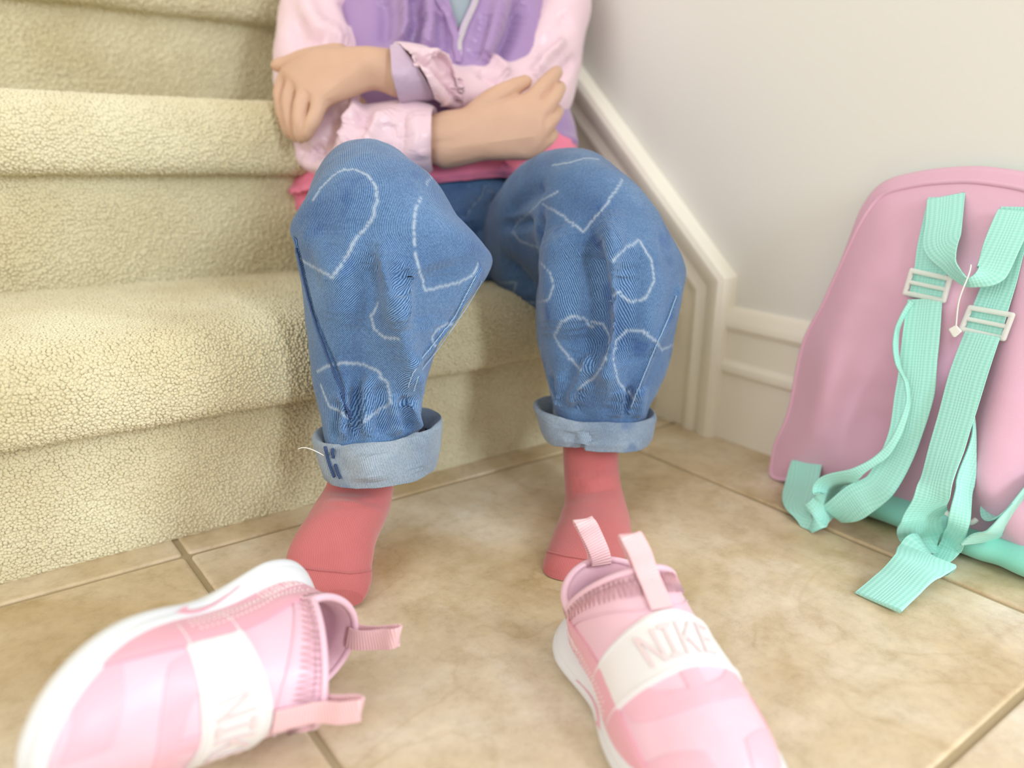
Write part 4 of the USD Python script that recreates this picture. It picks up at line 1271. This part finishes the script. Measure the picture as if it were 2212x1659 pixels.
    front = [(p_[0] + .0012, p_[2] + .0012) for p_ in prow]
    tab(front + [(.0740, .103), (.0725, .110), (.0695, .117), (.0662, .121), (.0637, .118), (.0635, .112), (.0655, .105), (.0680, .093)], 'tongue_loop', .094)
    hrow = [U[i_, M_ // 2] for i_ in (70, 86, 100, 112)]
    tab([(p_[0] - .0012, p_[2]) for p_ in hrow] + [(-.0040, .073), (-.0065, .083), (-.0085, .092), (-.0070, .097), (-.0040, .096), (-.0015, .089), (.0015, .080), (.0050, .064)], 'heel_loop', .066)
    return o


def yaw_(a):
    c, s = math.cos(a), math.sin(a)
    return np.array([[c, -s, 0], [s, c, 0], [0, 0, 1.0]])


make_shoe(yaw_(math.radians(250.0)), (.3230, .3275, .0014), 'pink sneaker standing upright on the tiles with its toe towards the viewer', 1)
make_shoe(yaw_(math.radians(4)) @ np.array([[-0.9203, -0.1627, 0.3557], [-0.3767, 0.1232, -0.9182], [0.1056, -0.9789, -0.1746]]), (.1523, .4315, .0405), 'pink sneaker tipped on its side with the white sole turned up', -1)
# ---------------------------------------------------------------- the backpack against the wall
B_PINK = cloth('bag_pink', (0.67, 0.39, 0.53), (0.73, 0.45, 0.60), rough=0.6, weave=1300.0, sheen=0.25, strength=0.15, mott=12.0, spec=0.4)
B_MINT = cloth('bag_mint', (0.24, 0.66, 0.56), (0.29, 0.72, 0.62), rough=0.65, weave=1300.0, sheen=0.25, strength=0.2, mott=12.0)
WEB = mat_('mint_webbing', {
    'u': ('texture_coordinate', {}), 'w': ('wave_texture', {'scale': 140.0, 'bands_direction': 'y'}), 'w2': ('wave_texture', {'scale': 110.0, 'bands_direction': 'x'}), 'm': ('mix_float', {'fac': 0.5}),
    'c': ('mix_color', {'a': (0.29, 0.70, 0.62), 'b': (0.42, 0.80, 0.74)}), 'b': ('bump', {'strength': 0.45, 'distance': 0.0006}), 'p': ('principled_bsdf', {'roughness': 0.6, 'sheen_weight': 0.25})},
    [('u.UV', 'w.vector'), ('u.UV', 'w2.vector'), ('w.fac', 'm.a'), ('w2.fac', 'm.b'), ('m.result', 'c.fac'), ('c.result', 'p.base_color'), ('m.result', 'b.height'), ('b.normal', 'p.normal')], 'p.BSDF')
CLEAR = mat_('clear_plastic', {'p': ('principled_bsdf', {'base_color': (0.88, 0.93, 0.91), 'roughness': 0.2, 'alpha': 0.6, 'ior': 1.45})}, [], 'p.BSDF')
CLIP = plain('white_plastic', (0.80, 0.82, 0.80), 0.35)

BX0, BXS = 0.650, 0.034 / 0.29
BN = np.array([-1.0, 0, BXS]); BN /= np.linalg.norm(BN)


def on_bag(x, y, lift=0.0):
    r = CF + CR * (x - CX) / FPX - CU * (y - CY) / FPX
    p = np.array([BX0, 0, 0]) + BN * lift
    return EYE + r * (((p - EYE) @ BN) / (r @ BN))


def zb(pts):
    return [(1620 + p[0] / 1.659, 360 + p[1] / 1.659, *p[2:]) for p in pts]


bag = thing('backpack', 'pink and mint child backpack leaning against the wall, its mint straps towards the room', 'backpack', (0.67, 0.30, 0))
left_px = [(1668, 998), (1676, 960), (1692, 925), (1718, 825), (1745, 720), (1775, 665), (1800, 610), (1828, 550), (1852, 498), (1876, 455), (1905, 422), (1950, 406), (2000, 397), (2050, 393), (2098, 392)]
lp = np.array([on_bag(*q)[1:] for q in left_px])
yc = lp[-1, 0]
rp = lp[::-1][1:].copy(); rp[:, 0] = 2 * yc - rp[:, 0]
bot = np.array([(0.425, 0.006), (0.39, 0.012), (0.34, 0.018), (0.30, 0.020), (0.26, 0.014), (0.232, 0.006), (0.205, 0.016), (0.185, 0.012)])
ol = np.vstack([lp, rp, bot[::-1]])
OL = smooth_path(ol, 260, True)
bc = np.array([yc + .005, 0.14])
rho = np.linspace(0.02, 1, 90)[:, None, None]
YZ = bc + (OL - bc)[None] * rho
ed = 1 - rho[..., 0] ** 3.2
puff = .016 * ed + .000 * YZ[..., 0]
# slack cloth: a hollow to the left of the straps and a swelling to the right
gs = lambda y, z, sy, sz: np.exp(-((YZ[..., 0] - y) / sy) ** 2 - ((YZ[..., 1] - z) / sz) ** 2)
puff = puff + ed * (-.018 * gs(.335, .08, .035, .06) + .014 * gs(.375, .10, .025, .07) + .028 * gs(.218, .085, .032, .075) - .020 * gs(.262, .12, .016, .10) + .012 * gs(.305, .07, .012, .05) + .006 * gs(.38, .2, .03, .05))
q = np.stack([YZ[..., 0] / .05, YZ[..., 1] / .05, 0 * YZ[..., 0]], -1)
puff = puff + ed * .005 * (meshkit.fbm(q, 3, 77) - .5)
PX = np.stack([BX0 + BXS * YZ[..., 1], YZ[..., 0], YZ[..., 1]], -1) + BN * puff[..., None]
pan_v = PX.reshape(-1, 3)
obj('back_panel', (pan_v, grid_faces(90, 260, True)), B_PINK, bag, smooth=True)
rim = np.stack([BX0 + BXS * OL[:, 1], OL[:, 0], OL[:, 1]], -1)
obj('piping', tube(rim[np.r_[0:260, 0]], .0022, 8, cap=False), B_PINK, bag, smooth=True)
# the side wall round the bag and its mint front towards the wall
depth = np.clip(XW - .013 - .004 * (OL[:, 1] < .155) - rim[:, 0], .012, .05)
dn = np.gradient(OL, axis=0); on_ = np.stack([dn[:, 1], -dn[:, 0]], -1); on_ /= np.linalg.norm(on_, axis=1, keepdims=True)
if np.sum(on_ * (OL - bc)) < 0:
    on_ = -on_
rows = []
tall = np.clip((OL[:, 1] - .2) / .06, 0, 1)[:, None]
for t_, bl in ((0, 0), (.2, .004), (.5, .006), (.8, .005), (1.0, .001)):
    c_ = rim.copy(); c_[:, 0] += depth * t_; c_[:, 1:] += on_ * bl * (1 + 1.0 * tall)
    rows.append(c_)
g_ = np.array(rows)
g_[..., 2] = np.maximum(g_[..., 2], .003)
obj('side_wall', (g_.reshape(-1, 3), grid_faces(5, 260, True)), B_PINK, bag, smooth=True)
fr = [rows[-1] + np.array([.0012, 0, 0])]
for r_, dx in ((.9, .002), (.6, .003), (.3, .003), (.02, .003)):
    c_ = rows[-1].copy(); c_[:, 1:] = bc + (c_[:, 1:] - bc) * r_; c_[:, 0] = np.minimum(rows[-1][:, 0] + dx, XW - .0155 + .012 * (c_[:, 2] > .16)); fr.append(c_)
fr = np.array(fr); fr[..., 2] = np.maximum(fr[..., 2], .003)
obj('front_panel', (fr.reshape(-1, 3), grid_faces(5, 260, True)), B_MINT, bag, smooth=True)
top = [i for i in range(260) if OL[i, 1] > .2]
top = np.array(top); top = top[np.argsort(OL[top, 0])]
q_ = rows[-1][top] + np.c_[np.full(len(top), .004), on_[top] * .003]
obj('front_piping', tube(q_, .0045, 8), B_MINT, bag, smooth=True)
# mint base that rolls out under the pink cloth
bs = []
for y in np.linspace(.350, .160, 60):
    w = .5 - .5 * math.cos(2 * math.pi * (y - .16) / .19)
    e = 1 - (abs(y - .255) / .095) ** 6 * .35
    k = meshkit.fbm(np.array([[y / .03, 1.0, 2.0]]), 2, 4)[0]
    a = np.linspace(0, 2 * np.pi, 20, endpoint=False)
    bs.append(np.stack([BX0 + .0185 + (.030 + .006 * k) * e * np.cos(a) - .003, np.full(20, y), np.maximum(.0145 + (.0140 + .004 * k) * e * np.sin(a), .0012)], -1))
bs = np.array(bs)
n_ = len(bs) * 20
bv = np.vstack([bs.reshape(-1, 3), bs[0].mean(0), bs[-1].mean(0)])
k = np.arange(20)
bf = np.vstack([grid_faces(60, 20, True), np.stack([np.full(20, n_), (k + 1) % 20, k], -1), np.stack([np.full(20, n_ + 1), n_ - 20 + k, n_ - 20 + (k + 1) % 20], -1)])
obj('base', (bv, bf), B_MINT, bag, smooth=True)


def band(L, R, name, parent=bag, n=120, thick=.0016, mat=WEB):
    """A webbing band between a left and a right edge, given as points of the place."""
    L, R = np.array(L), np.array(R)
    key = np.concatenate([[0], np.cumsum(np.linalg.norm(np.diff(L + R, axis=0), axis=1) + .3 * np.linalg.norm(np.diff(L - R, axis=0), axis=1))])
    sm = np.linspace(0, key[-1], n)
    L, R = PchipInterpolator(key, L)(sm), PchipInterpolator(key, R)(sm)
    mid, side = (L + R) / 2, R - L
    w = np.linalg.norm(side, axis=1)
    ln = np.concatenate([[0], np.cumsum(np.linalg.norm(np.diff(mid, axis=0), axis=1))])
    v, f = ribbon(mid, side / w[:, None], w, thick)
    v[:, 2] = np.maximum(v[:, 2], .0006)
    uu = np.tile([0, .05, .3, .7, .95, 1, .95, .7, .3, .05], n) * np.repeat(w, 10)
    return obj(name, (v, f), mat, parent, uv=np.stack([uu, np.repeat(ln, 10)], -1))


P_ = lambda x, y, l: on_bag(*zb([(x, y)])[0], l)
F_ = lambda x, y, z: on_floor(*zb([(x, y)])[0], z)
# shoulder straps: the upper webbing, the loop to the lower corner and the loose tail, held by a clear slider
band([P_(640, 108, .004), P_(618, 200, .010), P_(600, 280, .014), P_(586, 380, .017), P_(566, 470, .019)], [P_(762, 112, .004), P_(735, 200, .010), P_(715, 280, .014), P_(704, 390, .017), P_(688, 478, .019)], 'shoulder_strap')
band([P_(566, 470, .022), P_(548, 640, .030), P_(548, 760, .034), P_(520, 930, .040), P_(440, 1090, .050), P_(340, 1150, .058), F_(268, 1215, .022)],
     [P_(688, 478, .022), P_(664, 700, .030), P_(632, 865, .034), P_(580, 1025, .040), P_(500, 1185, .050), P_(425, 1250, .058), F_(318, 1276, .006)], 'strap_tail')
band([P_(570, 478, .026), P_(528, 560, .034), P_(514, 620, .040), P_(522, 700, .044), P_(556, 775, .046), P_(560, 850, .048), P_(520, 945, .052), P_(470, 1025, .058), P_(380, 1075, .066), P_(268, 1125, .070), P_(244, 1165, .066), P_(228, 1205, .058), P_(230, 1196, .046), P_(243, 1140, .026), P_(258, 1068, .006)],
     [P_(590, 490, .024), P_(540, 570, .028), P_(530, 640, .034), P_(540, 720, .040), P_(568, 790, .044), P_(568, 870, .046), P_(545, 960, .050), P_(505, 1020, .056), P_(400, 1108, .062), F_(305, 1190, .020), F_(288, 1268, .006), F_(225, 1312, .0015), F_(128, 1225, .006), P_(122, 1150, .030), P_(152, 1046, .008)], 'shoulder_strap', n=220)
band([P_(900, 140, .004), P_(862, 300, .010), P_(830, 420, .014), P_(792, 520, .017), P_(768, 600, .019)], [P_(1030, 150, .004), P_(985, 300, .010), P_(952, 430, .014), P_(922, 530, .017), P_(900, 606, .019)], 'shoulder_strap')
band([P_(768, 598, .024), P_(722, 720, .032), P_(672, 900, .040), P_(640, 1010, .048), P_(602, 1150, .062), F_(560, 1240, .045), F_(550, 1310, .022), F_(572, 1358, .009)],
     [P_(900, 604, .024), P_(860, 720, .032), P_(803, 900, .040), P_(770, 1010, .048), P_(722, 1150, .062), F_(690, 1280, .032), F_(676, 1345, .012), F_(664, 1410, .004)], 'strap_tail')
band([F_(614, 1356, .010), F_(606, 1345, .0150), F_(560, 1385, .0150), F_(480, 1450, .009), F_(405, 1512, .0030)], [F_(672, 1430, .009), F_(670, 1444, .0135), F_(640, 1482, .0125), F_(580, 1546, .007), F_(512, 1612, .0020)], 'strap_end', n=80, thick=.003)
band([P_(790, 860, .034), P_(796, 960, .038), P_(760, 1100, .044), P_(716, 1250, .054), F_(690, 1330, .016), F_(640, 1420, .003)], [P_(800, 870, .032), P_(807, 980, .034), P_(780, 1180, .040), P_(783, 1290, .048), F_(752, 1385, .012), F_(672, 1448, .0018)], 'shoulder_strap')
band([P_(838, 1316, .044), P_(900, 1255, .046), P_(960, 1180, .036), P_(1040, 1080, .022)], [F_(858, 1368, .004), F_(905, 1362, .008), F_(1000, 1290, .014), P_(1110, 1200, .024)], 'corner_strap')
# grab handle
band([P_(640, 104, .006), P_(632, 190, .020), P_(624, 268, .028), P_(672, 340, .032), P_(720, 398, .034), P_(786, 432, .035), P_(850, 424, .034), P_(925, 388, .030), P_(965, 300, .024), P_(1015, 180, .008)],
     [P_(766, 110, .006), P_(760, 190, .020), P_(752, 268, .030), P_(742, 330, .036), P_(742, 350, .040), P_(780, 398, .042), P_(798, 386, .040), P_(812, 360, .034), P_(845, 260, .024), P_(898, 140, .008)], 'grab_handle', n=160)


def slider(x0, y0, x1, y1, x2, y2, x3, y3, lift):
    """A clear plastic slider: a frame of four bars and a middle bar."""
    c = [P_(x0, y0, lift), P_(x1, y1, lift), P_(x2, y2, lift), P_(x3, y3, lift)]
    s = m3.Manifold()
    lr = lambda a, b, r: m3.Manifold.batch_hull([ball(a, r), ball(b, r)])
    for a, b in ((0, 1), (1, 2), (2, 3), (3, 0)):
        s = s + lr(c[a], c[b], .0021)
    s = s + lr((c[0] + c[3]) / 2, (c[1] + c[2]) / 2, .0017)
    return obj('slider', s, CLEAR, bag, smooth=50)


slider(580, 372, 716, 402, 694, 480, 556, 452, .0215)
slider(790, 505, 940, 532, 908, 616, 758, 582, .0215)
cord = smooth_path([P_(792, 352, .040), P_(775, 410, .046), P_(752, 470, .046), P_(742, 530, .044), P_(738, 575, .042)], 40)
tagf = obj('tag_fastener', tube(cord, .0006, 6), CLIP, bag, smooth=True)
a_, b_ = P_(738, 570, .042), P_(733, 604, .041)
cl = m3.Manifold.batch_hull([ball(a_, .0006), ball(a_ * .5 + b_ * .5 + np.array([0, .0035, 0]), .0012), ball(b_, .0016), ball(a_ * .5 + b_ * .5 - np.array([0, .0035, 0]), .0012)])
obj('fastener_end', cl, CLIP, tagf, smooth=50)
tie = smooth_path([P_(700, 1238, .050), P_(740, 1262, .046), P_(790, 1276, .038), P_(812, 1264, .034)], 30)
obj('plastic_tie', tube(tie, .0022, 8), CLEAR, bag, smooth=True)

for p in stage.Traverse():
    p.ClearCustomDataByKey('origin')
